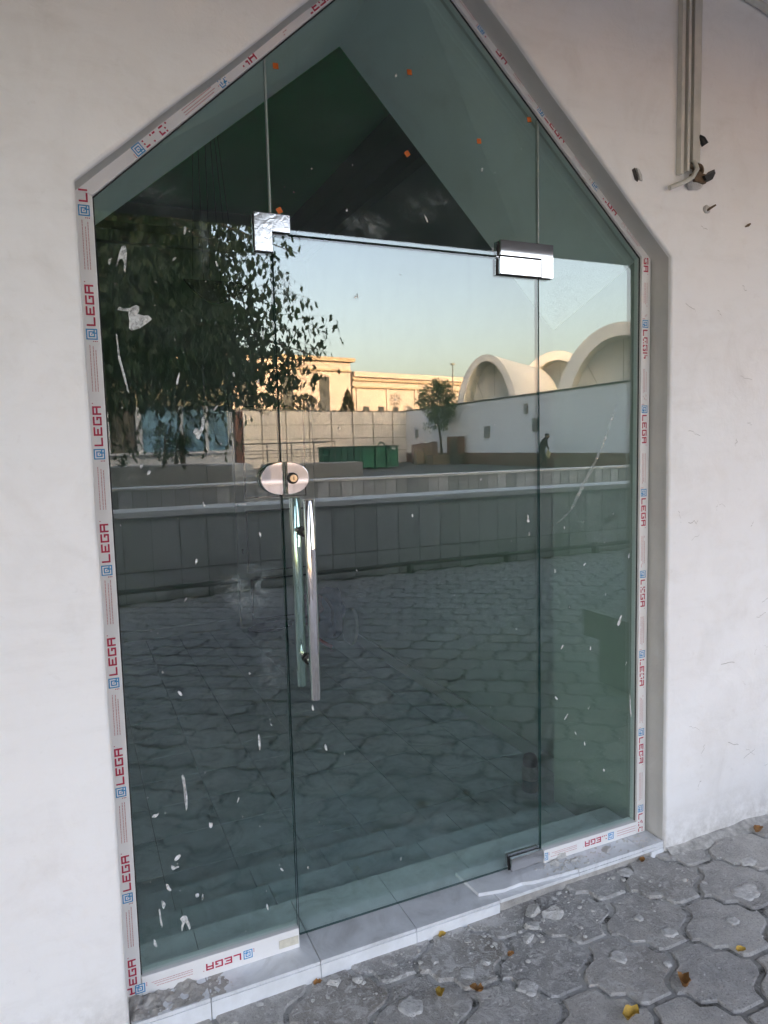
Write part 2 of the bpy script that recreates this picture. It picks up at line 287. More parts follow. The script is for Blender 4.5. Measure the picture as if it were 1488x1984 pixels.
# ------------------------------------------------------------------ mesh helpers
class MB:
    def __init__(s): s.v = []; s.f = []; s.m = []; s.sm = []
    def face(s, pts, mi=0, sm=False):
        n = len(s.v); s.v += [tuple(p) for p in pts]; s.f.append(list(range(n, n+len(pts)))); s.m.append(mi); s.sm.append(sm)
    def grid(s, rows, mi=0, sm=True, closed=False):
        n = len(s.v); w = len(rows[0])
        for r in rows: s.v += [tuple(p) for p in r]
        for i in range(len(rows)-1):
            for j in range(w if closed else w-1):
                k = (j+1) % w
                s.f.append([n+i*w+j, n+i*w+k, n+(i+1)*w+k, n+(i+1)*w+j]); s.m.append(mi); s.sm.append(sm)
    def box(s, a, b, mi=0, rot=None, org=None):
        x0, y0, z0 = a; x1, y1, z1 = b
        c = [Vector(p) for p in ((x0,y0,z0),(x1,y0,z0),(x1,y1,z0),(x0,y1,z0),(x0,y0,z1),(x1,y0,z1),(x1,y1,z1),(x0,y1,z1))]
        if rot is not None: c = [org + rot @ (p-org) for p in c]
        n = len(s.v); s.v += [tuple(p) for p in c]
        for f in ((0,3,2,1),(4,5,6,7),(0,1,5,4),(1,2,6,5),(2,3,7,6),(3,0,4,7)):
            s.f.append([n+i for i in f]); s.m.append(mi); s.sm.append(False)
    def prism(s, poly, y0, y1, mi=0, mside=None):          # poly in (x,z), extruded along Y
        n = len(s.v); k = len(poly); mside = mi if mside is None else mside
        s.v += [(x, y0, z) for x, z in poly] + [(x, y1, z) for x, z in poly]
        s.f.append(list(range(n, n+k))); s.m.append(mi); s.sm.append(False)
        s.f.append(list(range(n+2*k-1, n+k-1, -1))); s.m.append(mi); s.sm.append(False)
        for i in range(k):
            j = (i+1) % k; s.f.append([n+i, n+k+i, n+k+j, n+j]); s.m.append(mside); s.sm.append(False)
    def tube(s, path, rad, n=10, mi=0, cap=True, sm=True):
        path = [Vector(p) for p in path]
        if not isinstance(rad, (list, tuple)): rad = [rad]*len(path)
        rows = []; prev = None
        for i, p in enumerate(path):
            d = (path[min(i+1, len(path)-1)] - path[max(i-1, 0)]).normalized()
            if prev is None:
                a = Vector((0,0,1)) if abs(d.z) < .9 else Vector((1,0,0)); u = d.cross(a).normalized()
            else: u = (prev - d*prev.dot(d)).normalized()
            prev = u; w = d.cross(u)
            rows.append([p + (u*math.cos(t)+w*math.sin(t))*rad[i] for t in [2*math.pi*k/n for k in range(n)]])
        s.grid(rows, mi, sm, True)
        if cap: s.face(rows[0][::-1], mi); s.face(rows[-1], mi)
    def lathe(s, prof, c, n=24, mi=0, axis='Z'):
        rows = []
        for r, h in prof:
            row = []
            for k in range(n):
                t = 2*math.pi*k/n; a, b = r*math.cos(t), r*math.sin(t)
                row.append((c[0]+a, c[1]+b, c[2]+h) if axis == 'Z' else (c[0]+a, c[1]+h, c[2]+b))
            rows.append(row)
        s.grid(rows, mi, True, True); s.face(rows[-1], mi); s.face(rows[0][::-1], mi)
    def blob(s, c, r, seed=0, mi=0, sub=2, amp=.35, flat=1.0):
        bm = bmesh.new(); bmesh.ops.create_icosphere(bm, subdivisions=sub, radius=1)
        n = len(s.v); bm.verts.ensure_lookup_table()
        for v in bm.verts:
            q = v.co*(1 + amp*noise.noise(v.co*1.6 + Vector((seed*3.7, seed*1.3, 0))))
            rr = r if isinstance(r, (tuple, list)) else (r, r, r*flat)
            s.v.append((c[0]+q.x*rr[0], c[1]+q.y*rr[1], c[2]+q.z*rr[2]))
        for f in bm.faces: s.f.append([n+v.index for v in f.verts]); s.m.append(mi); s.sm.append(sub > 1)
        bm.free()
    def build(s, name, mats, parent=None, kind=None, off=None, bevel=0.0, recalc=True):
        if not isinstance(mats, (list, tuple)): mats = [mats]
        o = off
        if o is None: o = wloc(parent) if parent is not None else Vector((0,0,0))
        me = bpy.data.meshes.new(name)
        me.from_pydata([(v[0]-o[0], v[1]-o[1], v[2]-o[2]) for v in s.v], [], s.f)
        for m in mats: me.materials.append(MT[m] if isinstance(m, str) else m)
        me.polygons.foreach_set('material_index', s.m); me.polygons.foreach_set('use_smooth', s.sm)
        if recalc or bevel:
            bm = bmesh.new(); bm.from_mesh(me)
            if bevel: bmesh.ops.bevel(bm, geom=[e for e in bm.edges if len(e.link_faces) == 2 and e.calc_face_angle(0) > .5], offset=bevel, segments=2, affect='EDGES', profile=.6)
            if recalc: bmesh.ops.recalc_face_normals(bm, faces=bm.faces)
            bm.to_mesh(me); bm.free()
        me.update()
        ob = bpy.data.objects.new(name, me); col.objects.link(ob)
        if parent is not None: ob.parent = parent
        else: ob.location = o
        if kind: ob['kind'] = kind
        return ob
def wloc(o):
    v = Vector((0,0,0))
    while o is not None: v = v + Vector(o.location); o = o.parent
    return v
def thing(name, label, cat, loc=(0,0,0), group=None, kind=None):
    o = bpy.data.objects.new(name, None); col.objects.link(o); o.location = loc; o.empty_display_size = .2
    o['label'] = label
    if cat: o['category'] = cat
    if group: o['group'] = group
    if kind: o['kind'] = kind
    return o
def tag(o, label, cat=None, group=None, kind=None):
    o['label'] = label
    if cat: o['category'] = cat
    if group: o['group'] = group
    if kind: o['kind'] = kind
    return o
def boxpart(name, a, b, mats, parent=None, bevel=0.0, kind=None):
    m = MB(); m.box(a, b); return m.build(name, mats, parent, kind, bevel=bevel)
def rebase(o):                                            # origin of a single-mesh thing to its base
    me = o.data; xs = [v.co for v in me.vertices]
    c = Vector((sum(v.x for v in xs)/len(xs), sum(v.y for v in xs)/len(xs), min(v.z for v in xs)))
    for v in me.vertices: v.co -= c
    o.location = Vector(o.location) + c
    return o

# opening geometry (metres): glass plane Y=0, wall face Y=-0.1
GL, GR, GE, GAX, GAZ = -.463, 1.345, 2.147, .441, 2.979
SLP = (GAZ-GE)/(GAX-GL)
WL, WR, WEL, WER, WAX, WAZ = -.503, 1.395, 2.150, 2.132, .446, 2.996
def pave_z(x): return -.0775 + .0165*max(-.6, min(2.0, x+.3))

# ------------------------------------------------------------------ ground
m = MB(); m.face([(-600, -.05, -.22), (-600, -600, -.22), (600, -600, -.22), (600, -.05, -.22)]); m.face([(-600, 400, -.22), (-600, 9, -.22), (600, 9, -.22), (600, 400, -.22)])
tag(m.build('ground', 'earth', kind='structure'), 'bare grey earth ground reaching to the horizon')
m = MB(); m.box((-60, -220, -.2), (120, -13.36, .17))
tag(m.build('terrace', 'asphalt', kind='structure'), 'dark worn asphalt yard behind the far low wall')

# pavement: bed with wavy hexagonal pavers
xs = [-16, -8, -4, -2] + [-1.4+.1*i for i in range(40)] + [3.2, 5, 9, 16, 24]
bed = MB(); bed.grid([[(x, y, pave_z(x)-.0075) for x in xs] for y in (-.06, -.5, -1.2, -5.66)], 0, False)
pav = bed.build('pavement', 'joint', kind='structure'); tag(pav, 'pavement of wavy grey concrete pavers dusted with plaster')
PX, PY, HX = .204, .266, .046
def paver_outline():
    gap = .0080
    T = [(HX, PY/2), (PX-HX, 0), (HX, -PY/2), (-HX, -PY/2), (-(PX-HX), 0), (-HX, PY/2)]
    pts = []
    def wave(a, b, k=6, amp=.016, per=1.0):
        ax, ay = a; bx, by = b; dx, dy = bx-ax, by-ay; L = math.hypot(dx, dy); nx, ny = -dy/L, dx/L
        return [(ax+dx*t+nx*amp*math.sin(2*math.pi*per*t), ay+dy*t+ny*amp*math.sin(2*math.pi*per*t)) for t in [i/k for i in range(k)]]
    e1 = wave(T[0], T[1], 8, .011, 2.0); e2 = wave(T[1], T[2])
    # opposite edges are translates of each other
    e4 = [(x-PX, y-PY/2) for x, y in (e1+[T[1]])][::-1][:-1]
    e5 = [(x-PX, y+PY/2) for x, y in (e2+[T[2]])][::-1][:-1]
    pts = e1 + e2 + [T[2]] + e4 + e5 + [T[5]]
    out = []
    for p in pts:
        if not out or math.hypot(p[0]-out[-1][0], p[1]-out[-1][1]) > .004: out.append(p)
    L = [math.hypot(x, y) for x, y in out]
    return [(x*(1-gap/l), y*(1-gap/l)) for (x, y), l in zip(out, L)]
POUT = paver_outline()
def paver_mesh_into(mb, cx, cy, z, rot=0, tx=0, ty=0):
    rings = []
    for sc_, dz in ((1.0, -.014), (.985, -.004), (.955, 0)):
        rings.append([(cx+x*sc_, cy+y*sc_, z+dz+tx*x+ty*y) for x, y in POUT])
    mb.grid(rings, 0, False, True); mb.face(rings[-1], 0)
pm = MB(); paver_mesh_into(pm, 0, 0, 0)
spots = []
for i in range(-60, 80):
    for j in range(-26, 4):
        cx = 1.07 + i*PX; cy = -.345 + j*PY + (PY/2 if i % 2 else 0)
        if -4.5 < cx < 10.5 and -5.60 < cy < -.04:
            spots.append((cx, cy))
def rank(p):
    d = math.hypot(p[0]-.9, p[1]+.5)
    return d
spots.sort(key=rank)
proto = None; mass = MB()
for k, (cx, cy) in enumerate(spots):
    z = pave_z(cx) + rnd.uniform(-.002, .0025)
    if k < 300:
        if proto is None: o = pm.build('paver', 'paver', pav); proto = o
        else: o = proto.copy(); col.objects.link(o)
        o.parent = pav; o.location = (cx, cy, z); o.rotation_euler = (rnd.gauss(0, .006), rnd.gauss(0, .006), rnd.gauss(0, .006))
    else: paver_mesh_into(mass, cx, cy, z, 0, rnd.gauss(0, .005), rnd.gauss(0, .005))
mass.build('paver_field', 'paver', pav, 'stuff')

# ------------------------------------------------------------------ the building
bld = thing('building', 'white plastered building with a gabled doorway and deep arcade roof', 'building', (.44, 3, -.07))
def edge_path():
    pts = []
    def seg(a, b, n):
        for i in range(n): t = i/n; pts.append((a[0]+(b[0]-a[0])*t, a[1]+(b[1]-a[1])*t))
    seg((WL, -.12), (WL, WEL), 30); seg((WL, WEL), (WAX, WAZ), 18); seg((WAX, WAZ), (WR, WER), 18); seg((WR, WER), (WR+.006, -.12), 30); pts.append((WR+.006, -.12))
    out = []
    for i, (x, z) in enumerate(pts):
        a = pts[max(0, i-1)]; b = pts[min(len(pts)-1, i+1)]
        d = Vector((b[0]-a[0], b[1]-a[1])).normalized(); nrm = Vector((-d.y, d.x))      # outward from the opening
        jit = .0035*noise.noise(Vector((x*5, z*5, 0))) + .0012*noise.noise(Vector((x*23, z*23, 5)))
        out.append((x+nrm.x*jit, z+nrm.y*jit, nrm))
    return out
EP = edge_path(); IA = 48
w = MB()
# round the right eaves corner a little
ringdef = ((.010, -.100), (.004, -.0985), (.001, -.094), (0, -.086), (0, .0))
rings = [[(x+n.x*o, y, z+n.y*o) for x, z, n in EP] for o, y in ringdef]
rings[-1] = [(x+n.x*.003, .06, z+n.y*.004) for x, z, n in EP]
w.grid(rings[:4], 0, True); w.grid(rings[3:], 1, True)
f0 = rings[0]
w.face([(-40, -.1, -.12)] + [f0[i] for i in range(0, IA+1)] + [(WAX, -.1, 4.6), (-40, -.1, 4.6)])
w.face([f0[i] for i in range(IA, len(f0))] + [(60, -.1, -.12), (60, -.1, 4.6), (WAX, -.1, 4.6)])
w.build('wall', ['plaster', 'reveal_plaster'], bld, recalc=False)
# inner reveal, from behind the frame to the room
IB = [(WL, -.45), (WL, 2.185), (.44, 2.965), (1.398, 1.985), (1.398, -.45)]
IF = [(WL-.002, -.45), (WL-.002, 2.17), (WAX, 3.03), (1.398, 2.165), (1.398, -.45)]
w = MB()
for i in range(4): w.face([(IF[i][0], .06, IF[i][1]), (IF[i+1][0], .06, IF[i+1][1]), (IB[i+1][0], .56, IB[i+1][1]), (IB[i][0], .56, IB[i][1])])
w.m = [0, 0, 0, 1]; w.build('inner_reveal', ['plaster', 'room_wall'], bld)
# the room behind lies three steps down
RX0, RX1, RY1, RZ, RF = -2.87, 1.90, 5.436, 3.884, -.408
w = MB()
w.face([(RX0, .56, -.46), (IB[0][0], .56, -.46), (IB[1][0], .56, IB[1][1]), (IB[2][0], .56, IB[2][1]), (.44, .56, RZ), (RX0, .56, RZ)])
w.face([(IB[2][0], .56, IB[2][1]), (IB[3][0], .56, IB[3][1]), (RX1, .56, IB[3][1]), (RX1, .56, RZ), (.44, .56, RZ)])
w.face([(IB[3][0], .56, -.46), (RX1, .56, -.46), (RX1, .56, IB[3][1]), (IB[3][0], .56, IB[3][1])])
w.face([(RX0, .56, -.46), (RX0, RY1, -.46), (RX0, RY1, RZ), (RX0, .56, RZ)])
w.face([(RX1, .56, -.46), (RX1, RY1, -.46), (RX1, RY1, RZ), (RX1, .56, RZ)])
w.face([(RX0, RY1, -.46), (RX1, RY1, -.46), (RX1, RY1, RZ), (RX0, RY1, RZ)])
w.build('room_wall', 'room_wall', bld)
boxpart('room_ceiling', (RX0, .565, RZ), (RX1, RY1, RZ+.012), 'room_ceiling', bld)
w = MB()
w.box((RX0, RY1-.09, 3.51), (RX1-.09, RY1-.003, 3.62)); w.box((RX1-.09, .565, 3.51), (RX1-.003, RY1-.003, 3.62))
w.box((RX0, RY1-.25, 3.645), (RX1-.25, RY1-.003, 3.835)); w.box((RX1-.25, .565, 3.645), (RX1-.003, RY1-.003, 3.835))
w.build('cornice', 'trim_room', bld)
w = MB(); w.box((RX1-.016, .58, RF), (RX1-.002, RY1-.004, RF+.095)); w.box((RX0, RY1-.016, RF), (.97, RY1-.002, RF+.095)); w.build('skirting', 'room_wall', bld)
# shell: roof, back, ends
w = MB(); w.box((-40, -.095, 3.9), (60, 9, 4.6)); w.box((-40, 5.6, -.5), (60, 9, 3.88)); w.box((-40, .62, -.5), (-2.95, 5.58, 3.88)); w.box((2.0, .62, -.5), (60, 5.58, 3.88))
w.build('upper_storeys', 'plaster', bld)
# arcade roof over the walk
w = MB(); w.box((-40, -3.22, 3.12), (60, -.104, 3.34)); w.build('arcade_roof', 'soffit', bld)
for x in (-9.0, -4.6, 8.6, 13.0, 17.5):
    boxpart('column', (x-.2, -3.18, -.09), (x+.2, -2.80, 3.117), 'plaster', bld, .02)
tb_ = thing('yard_shade_block', 'unseen tall block added behind the building to shade the yard', 'building', (10, 40, -.2))  # added out of view to keep the low sun off the yard
boxpart('block', (2, 30, -.2), (66, 42, 30.5), 'plaster', tb_)
fl = boxpart('floor', (RX0, .57, -.50), (RX1, RY1, RF-.010), 'grout', bld)
TS = .32
mt = MB(); mt.box((-TS/2+.0015, -TS/2+.0015, -.012), (TS/2-.0015, TS/2-.0015, 0)); pt = None
for i in range(-9, 5):
    for j in range(0, 15):
        cx = .355 + TS/2 + i*TS; cy = .873 + TS/2 + (j-.0)*TS
        if cx-TS/2 > RX1-.05 or cx-TS/2 < RX0 or cy-TS/2 > RY1-.05: continue
        cw_ = min(TS, RX1-.004-(cx-TS/2)); ch_ = min(TS, RY1-.004-(cy-TS/2)); cx += (cw_-TS)/2; cy += (ch_-TS)/2
        if pt is None: o = mt.build('tile', 'tile_in', fl, off=(0,0,0)); pt = o
        else: o = pt.copy(); col.objects.link(o)
        o.parent = fl; o.location = Vector((cx, cy, RF)) - wloc(fl); o.scale = (cw_/TS, ch_/TS, 1)

# ------------------------------------------------------------------ step with tiles
step = tag(boxpart('step', (WL+.002, -.088, -.46), (1.396, .213, -.031), 'concrete', None, 0, 'structure'), 'tiled door step with a broken front edge')
def tile(name, a, b, mat, bev=.0015): return boxpart(name, a, b, mat, step, bev)
seams = [WL+.004, -.288, .035, .355, .668, 1.0, 1.3, 1.395]
for i in range(len(seams)-1):
    x0, x1 = seams[i]+.0012, seams[i+1]-.0012
    for (y0, y1, tm) in ((-.098, .215, 'tile'),):
        tile('tile', (x0, y0, -.031), (x1, y1, -.020+rnd.uniform(-.0008, .0008)), tm)
for x0, x1 in ((WL+.004, -.288), (-.288, .035), (.035, .355), (.355, .668), (1.335, WR+.003)):
    tile('riser_tile', (x0+.001, -.099, -.115), (x1-.001, -.0885, -.0325), 'tile_white')
for z1, y0, y1 in ((-.15, .2155, .528), (-.28, .5285, .876)):
    boxpart('tread', (WL+.002, y0, -.46), (1.396, y1-.002, z1-.011), 'concrete', step)
    for i in range(len(seams)-1):
        tile('tile', (seams[i]+.0012, y0+.001, z1-.011), (min(seams[i+1], 1.396)-.0012, y1+.004, z1+rnd.uniform(-.0006, .0006)), 'tile_in')
# second layer of tile under the right pane
lay = [(.604, 1.0), (1.003, 1.29), (1.293, WR+.002)]
for i, (x0, x1) in enumerate(lay):
    mb = MB(); z0, z1 = -.0185, -.0065
    if i == 0: P = [(.612, -.052), (.70, -.070), (.78, -.066), (.82, -.078), (x1, -.092), (x1, .085), (.60, .085)]
    else: P = [(x0, -.094), (x1, -.096), (x1, .085), (x0, .085)]
    n = len(P); mb.face([(x, y, z1) for x, y in P]); mb.face([(x, y, z0) for x, y in P][::-1])
    for k in range(n): a, b = P[k], P[(k+1) % n]; mb.face([(a[0], a[1], z0), (b[0], b[1], z0), (b[0], b[1], z1), (a[0], a[1], z1)])
    mb.build('tile', 'tile', step)
# exposed rough concrete where riser tiles are missing
mb = MB(); rows = []
for k in range(7):
    t = k/6; row = []
    for i in range(41):
        x = .672 + (1.333-.672)*i/40
        row.append((x, -.0885 - .012*t*t - .016*max(0, t-.55) + .006*noise.noise(Vector((x*22, t*5, 2))), -.033 - t*(.045+pave_z(x)+.078) - .010*t))
    rows.append(row)
mb.grid(rows, 0, True); mb.build('broken_edge', 'concrete', step)

# ------------------------------------------------------------------ glass screen
scr = thing('glass_screen', 'fixed green tinted glass panes in white film wrapped frame round the door', 'glass screen', (.44, 0, -.02))
def slope_z(x): return GE + SLP*(x-GL) if x <= GAX else GE + (GAZ-GE)/(GR-GAX)*(GR-x)
def pane(name, poly, parent):
    mb = MB(); mb.prism(poly, 0.0, .010, 0, 1); return mb.build(name, ['glass', 'glass_edge'], parent)
o = .012
pl = pane('left_pane', [(GL-o, .025), (-.0035, .025), (-.0035, slope_z(-.0035)+o), (GL-o, GE+.002)], scr)
pt_ = pane('top_pane', [(.0005, 2.1065), (.9045, 2.1065), (.9045, slope_z(.9045)+o), (GAX, GAZ+o), (.0005, slope_z(.0005)+o)], scr)
pr_ = pane('right_pane', [(.9085, .025), (GR+o, .025), (GR+o, GE+.002), (.9085, slope_z(.9085)+o)], scr)
for x in (-.0015, .9065):
    mb = MB(); mb.box((x-.0022, -.0012, 2.16), (x+.0022, .0112, slope_z(x)+.004)); mb.build('sealant_joint', 'sealant', scr)
FW = .041
def offset_pts():
    # inner and outer outlines of the frame, jambs and rafters
    nl = Vector((-SLP, 1)).normalized(); srr = (GAZ-GE)/(GR-GAX); nr = Vector((srr, 1)).normalized()
    inn = [(GL, .043), (GL, GE), (GAX, GAZ), (GR, GE), (GR, .043)]
    zl = GE + (FW - nl.x*(-FW))/nl.y - 0.0
    def line_z(n, p, x, off): return p[1] + (off - n.x*(x-p[0]))/n.y
    out = [(GL-FW, -.018), (GL-FW, line_z(nl, (GL, GE), GL-FW, FW)), None, (GR+FW, line_z(nr, (GR, GE), GR+FW, FW)), (GR+FW, -.005)]
    # apex from both slopes
    ax = GAX; out[2] = (ax, line_z(nl, (GL, GE), ax, FW))
    return inn, out
INN, OUT = offset_pts()
Y0, Y1 = -.014, .026
names = ['left_jamb', 'left_rafter', 'right_rafter', 'right_jamb']
rails = {}
for i in range(4):
    a, b, c, d = INN[i], INN[i+1], OUT[i+1], OUT[i]
    if i == 0: a = (GL, -.018)
    if i == 3: b = (GR, -.005)
    mb = MB(); mb.prism([a, b, c, d], Y0, Y1); rails[i] = mb.build(names[i], 'pvc', scr, bevel=.0025)
mb = MB(); mb.prism([(GL+.001, -.0195), (-.004, -.0195), (-.004, .043), (GL+.001, .043)], Y0-.001, Y1+.001); rails[4] = mb.build('bottom_rail', 'pvc', scr, bevel=.0025)
mb = MB(); mb.prism([(.910, -.005), (GR-.001, -.005), (GR-.001, .044), (.910, .044)], Y0-.001, Y1+.001); rails[5] = mb.build('bottom_rail', 'pvc', scr, bevel=.0025)
# rubber gasket line along the inside of the frame
mb = MB()
for i in range(4):
    a, b = Vector(INN[i]), Vector(INN[i+1]); d = (b-a).normalized(); n = Vector((d.y, -d.x))
    q = [a, b, b+n*.0035, a+n*.0035]; mb.prism([(p.x, p.y) for p in q], -.0035, -.0008)
mb.build('gasket', 'gap', scr)

GLY = {'L': ("X....", "X....", "X....", "X....", "XXXXX"), 'E': ("XXXXX", "X....", "XXXX.", "X....", "XXXXX"),
       'G': ("XXXXX", "X....", "X..XX", "X...X", "XXXXX"), 'A': ("XXXXX", "X...X", "XXXXX", "X...X", "X...X")}
def film_print(rail, p0, p1, up, s_list, worn, yy=Y0-.0006, smin=.0, smax=None, seed=1, h=.021):
    p0 = Vector(p0); p1 = Vector(p1); L = (p1-p0).length; d = (p1-p0)/L; up = Vector(up).normalized(); rr = random.Random(seed)
    smax = L if smax is None else smax
    def q(s0, s1, u0, u1, mi, wear=None):
        if s0 < smin or s1 > smax: return
        wv = worn if wear is None else wear
        if wv > 0:
            c = p0 + d*(s0+s1)/2
            v = .5 + .9*noise.noise(Vector((c.x*16, c.y*16, seed))) + rr.uniform(-.25, .25)
            if v < wv: return
        pts = [p0+d*s0+up*u0, p0+d*s1+up*u0, p0+d*s1+up*u1, p0+d*s0+up*u1]
        mb.face([(p.x, yy, p.y) for p in pts], mi)
    for s0 in s_list:
        mb = MB()
        k = .027/9
        LOGO = ("BBBBBBBBB", "BWWWWWWWB", "BWBBBBBWB", "BWBWWWBWB", "BWBWBWBWB", "BWBWWBBWB", "BWBBBBBBB", "BWWWWBWWB", "BBBBBBBBB")
        for r in range(9):
            for c in range(9):
                ch = LOGO[r][c]
                q(s0-.0135+c*k, s0-.0135+(c+1)*k, (4.5-r-1)*k, (4.5-r)*k, 0 if ch == 'B' else 3, worn*.7 if worn > .2 else 0)
        for r in range(3): q(s0-.019, s0-.0165, -.0125+r*.004, -.0125+r*.004+.0022, 1)
        s = s0 + .0205; cw = .0222/5; chh = h/5
        for ch in 'LEGA':
            for r in range(5):
                for c in range(5):
                    if GLY[ch][r][c] == 'X': q(s+c*cw, s+(c+1)*cw, h/2-(r+1)*chh, h/2-r*chh, 1)
            s += .0222 + .0045
        q(s+.001, s+.004, h/2-.003, h/2, 2)
        for u in (-.0072, -.0012, .0062):
            s2 = s0 + .160
            while s2 < s0 + .268 + rr.uniform(-.01, .01):
                l = rr.uniform(.003, .009); q(s2, s2+l, u-.0009, u+.0009, 2, worn); s2 += l + .0011
        if mb.f: mb.build('film_print', ['film_blue', 'film_red', 'film_pink', 'film_white'], rail, 'stuff')
cxl = GL-FW/2-.001
film_print(rails[0], (cxl, -.02), (cxl, 2.165), (-1, 0), [.305+.304*k-.304 for k in range(0, 8)], 0, seed=2)
nl = Vector((-SLP, 1)).normalized(); a = Vector((GL, GE)) + nl*FW*.36; b = Vector((GAX, GAZ)) + nl*FW*.36
film_print(rails[1], a, b, nl, [-.06+.304*k+.232 for k in range(4)], .62, seed=3, smin=.02)
srr = (GAZ-GE)/(GR-GAX); nr = Vector((srr, 1)).normalized(); a = Vector((GAX, GAZ)) + nr*FW*.5; b = Vector((GR, GE)) + nr*FW*.5
film_print(rails[2], a, b, nr, [.318+.304*k-.304 for k in range(5)], .40, seed=4, smax=1.20)
cxr = GR+FW*.42
film_print(rails[3], (cxr, 2.15), (cxr, 0), (1, 0), [-.07+.304*k for k in range(8)], .20, seed=5)
film_print(rails[4], (-.005, .012), (GL, .012), (0, -1), [.158, .462], .04, yy=Y0-.0016, seed=6, smax=.50)
film_print(rails[5], (GR-.002, .020), (.91, .020), (0, -1), [.127, .430], .03, yy=Y0-.0016, seed=7, smin=.0)
mb = MB()
for q_ in ((GR-.02, .020), ):
    for u in (-.009, 0, .009): mb.face([(GR-.10, Y0-.0018, .020+u), (GR-.008, Y0-.0018, .020+u), (GR-.008, Y0-.0018, .0218+u), (GR-.10, Y0-.0018, .0218+u)])
mb.build('film_print', 'film_pink', rails[5], recalc=False)
# torn tape on the left sill rail
mb = MB(); mb.box((-.068, Y0-.0032, -.004), (-.008, Y0-.0022, .022)); mb.build('tape', simple('stained_tape', (.66, .62, .52), .6, var=.12, scale=50), rails[4])

# clamp plates
def plate(name, poly, y0, y1, mat, parent):
    mb = MB(); mb.prism(poly, y0, y1); return mb.build(name, mat, parent, bevel=.0012)
Lp = [(-.053, 2.050), (-.0025, 2.050), (-.0025, 2.105), (.050, 2.105), (.050, 2.154), (-.053, 2.154)]
plate('clamp_plate', Lp, -.014, -.0025, 'chrome_w', scr); plate('clamp_plate', Lp, .0125, .024, 'chrome_w', scr)
plate('clamp_gasket', [(x*1.01-.0015, z-.0015) for x, z in Lp], -.0025, -.0002, 'black', scr)
Rp = [(.749, 2.106), (.9085, 2.106), (.9085, 2.045), (.957, 2.045), (.957, 2.154), (.749, 2.154)]
plate('clamp_plate', Rp, -.014, -.0025, 'chrome', scr); plate('clamp_plate', Rp, .0125, .024, 'chrome', scr)
plate('clamp_gasket', [(x-.0035, z-.0025) for x, z in Rp], -.0025, -.0002, 'black', scr)
def half_disc(x0, side, cx=.005, cz=1.418, a=.0705, b=.047):
    pts = []
    xe = abs(x0-cx)
    t0 = math.asin(min(1, xe/a))
    for k in range(25):
        t = t0 + (math.pi-2*t0)*k/24
        sn_, cs_ = math.sin(t), -math.cos(t); pts.append((cx + side*a*abs(sn_)**.88, cz + b*math.copysign(abs(cs_)**.88, cs_)))
    return pts
plate('lock_keeper', half_disc(-.0008, -1), -.022, -.0025, 'chrome', scr); plate('lock_keeper', half_disc(-.0008, -1), .0125, .03, 'chrome', scr)
# orange stickers
for (x, z, a) in ((.029, 2.553, 2), (.441, 2.612, 4), (.872, 2.545, 10), (.428, 2.377, 38), (.681, 2.450, 8), (.024, 2.168, 30)):
    s = .0085; p = [Vector((x, 0, z)) + Vector((math.cos(R(a+45+90*k)), 0, math.sin(R(a+45+90*k))))*s*1.3 for k in range(4)]
    par = scr; mb = MB(); mb.prism([(v.x, v.z) for v in p], -.0010, -.0003); mb.build('sticker', 'orange', par)

# ------------------------------------------------------------------ glass door leaf
door = thing('glass_door', 'frameless green tinted glass door leaf with steel pull bars', 'door', (.45, .005, .0))
dl = pane('pane', [(.0018, .008), (.9040, .008), (.9040, 2.1000), (.0018, 2.1000)], door)
Rd = [(.745, 2.046), (.904, 2.046), (.904, 2.1005), (.745, 2.1005)]
plate('hinge_plate', Rd, -.017, -.0025, 'chrome', door); plate('hinge_plate', Rd, .0125, .026, 'chrome', door)
plate('hinge_gasket', [(x-.0045, z-.003) for x, z in Rd], -.0025, -.0002, 'black', door)
Bp = [(.770, .003), (.9045, .003), (.9045, .050), (.770, .050)]
plate('floor_pivot', Bp, -.016, -.0025, 'steel_b', door); plate('floor_pivot', Bp, .0125, .026, 'steel_b', door)
plate('pivot_gasket', [(x-.0055, z) for x, z in Bp], -.0025, -.0002, 'black', door)
lk = plate('lock_plate', half_disc(.0105, 1), -.022, -.0025, 'chrome', door); plate('lock_plate', half_disc(.0105, 1), .0125, .03, 'chrome', door)
mb = MB(); mb.lathe([(.0165, 0), (.0165, -.006), (.015, -.010), (.012, -.0105)], (.026, -.022, 1.418), 28, 0, 'Y'); mb.build('lock_collar', 'rubber', lk)
mb = MB(); mb.lathe([(.0115, 0), (.0115, -.004), (.0105, -.0055)], (.026, -.0322, 1.418), 28, 0, 'Y'); mb.build('lock_core', 'brass', lk)
mb = MB(); mb.box((.0251, -.0385, 1.413), (.0269, -.0374, 1.423)); mb.build('keyway', 'black', lk)
for side, y in ((-1, -.062), (1, .072)):
    hb = MB(); x = .0600
    r_ = .0158
    hb.lathe([(r_-.003, 1.3562), (r_-.001, 1.3555), (r_, 1.354), (r_, .7705), (r_-.001, .769), (r_-.003, .7683)], (x, y, 0), 32); h = hb.build('pull_bar', 'steel', door)
    for z in (1.258, .874):
        mb = MB(); mb.tube([(x, y-side*.012, z), (x, y-side*(abs(y)-.004 if side < 0 else abs(y)-.0135), z)], .0095, 20); mb.build('standoff', 'steel', h)
        mb = MB(); yb = -.0018 if side < 0 else .0118; mb.tube([(x, yb, z), (x, yb+side*.006, z)], .015, 24); mb.build('washer', 'rubber', h)
    # paper band left on the bar
    mb = MB(); rows = []
    for zz in (1.215 if side < 0 else 1.205, .905 if side < 0 else .92):
        rows.append([(x+(r_+.0006)*math.cos(t), y+(r_+.0006)*math.sin(t), zz) for t in [R(-100+14*k) for k in range(12)]])
    mb.grid(rows, 0, True); mb.build('film_band', mat_chrome('film_on_steel', .16, 0, (.80, .78, .77)), h)

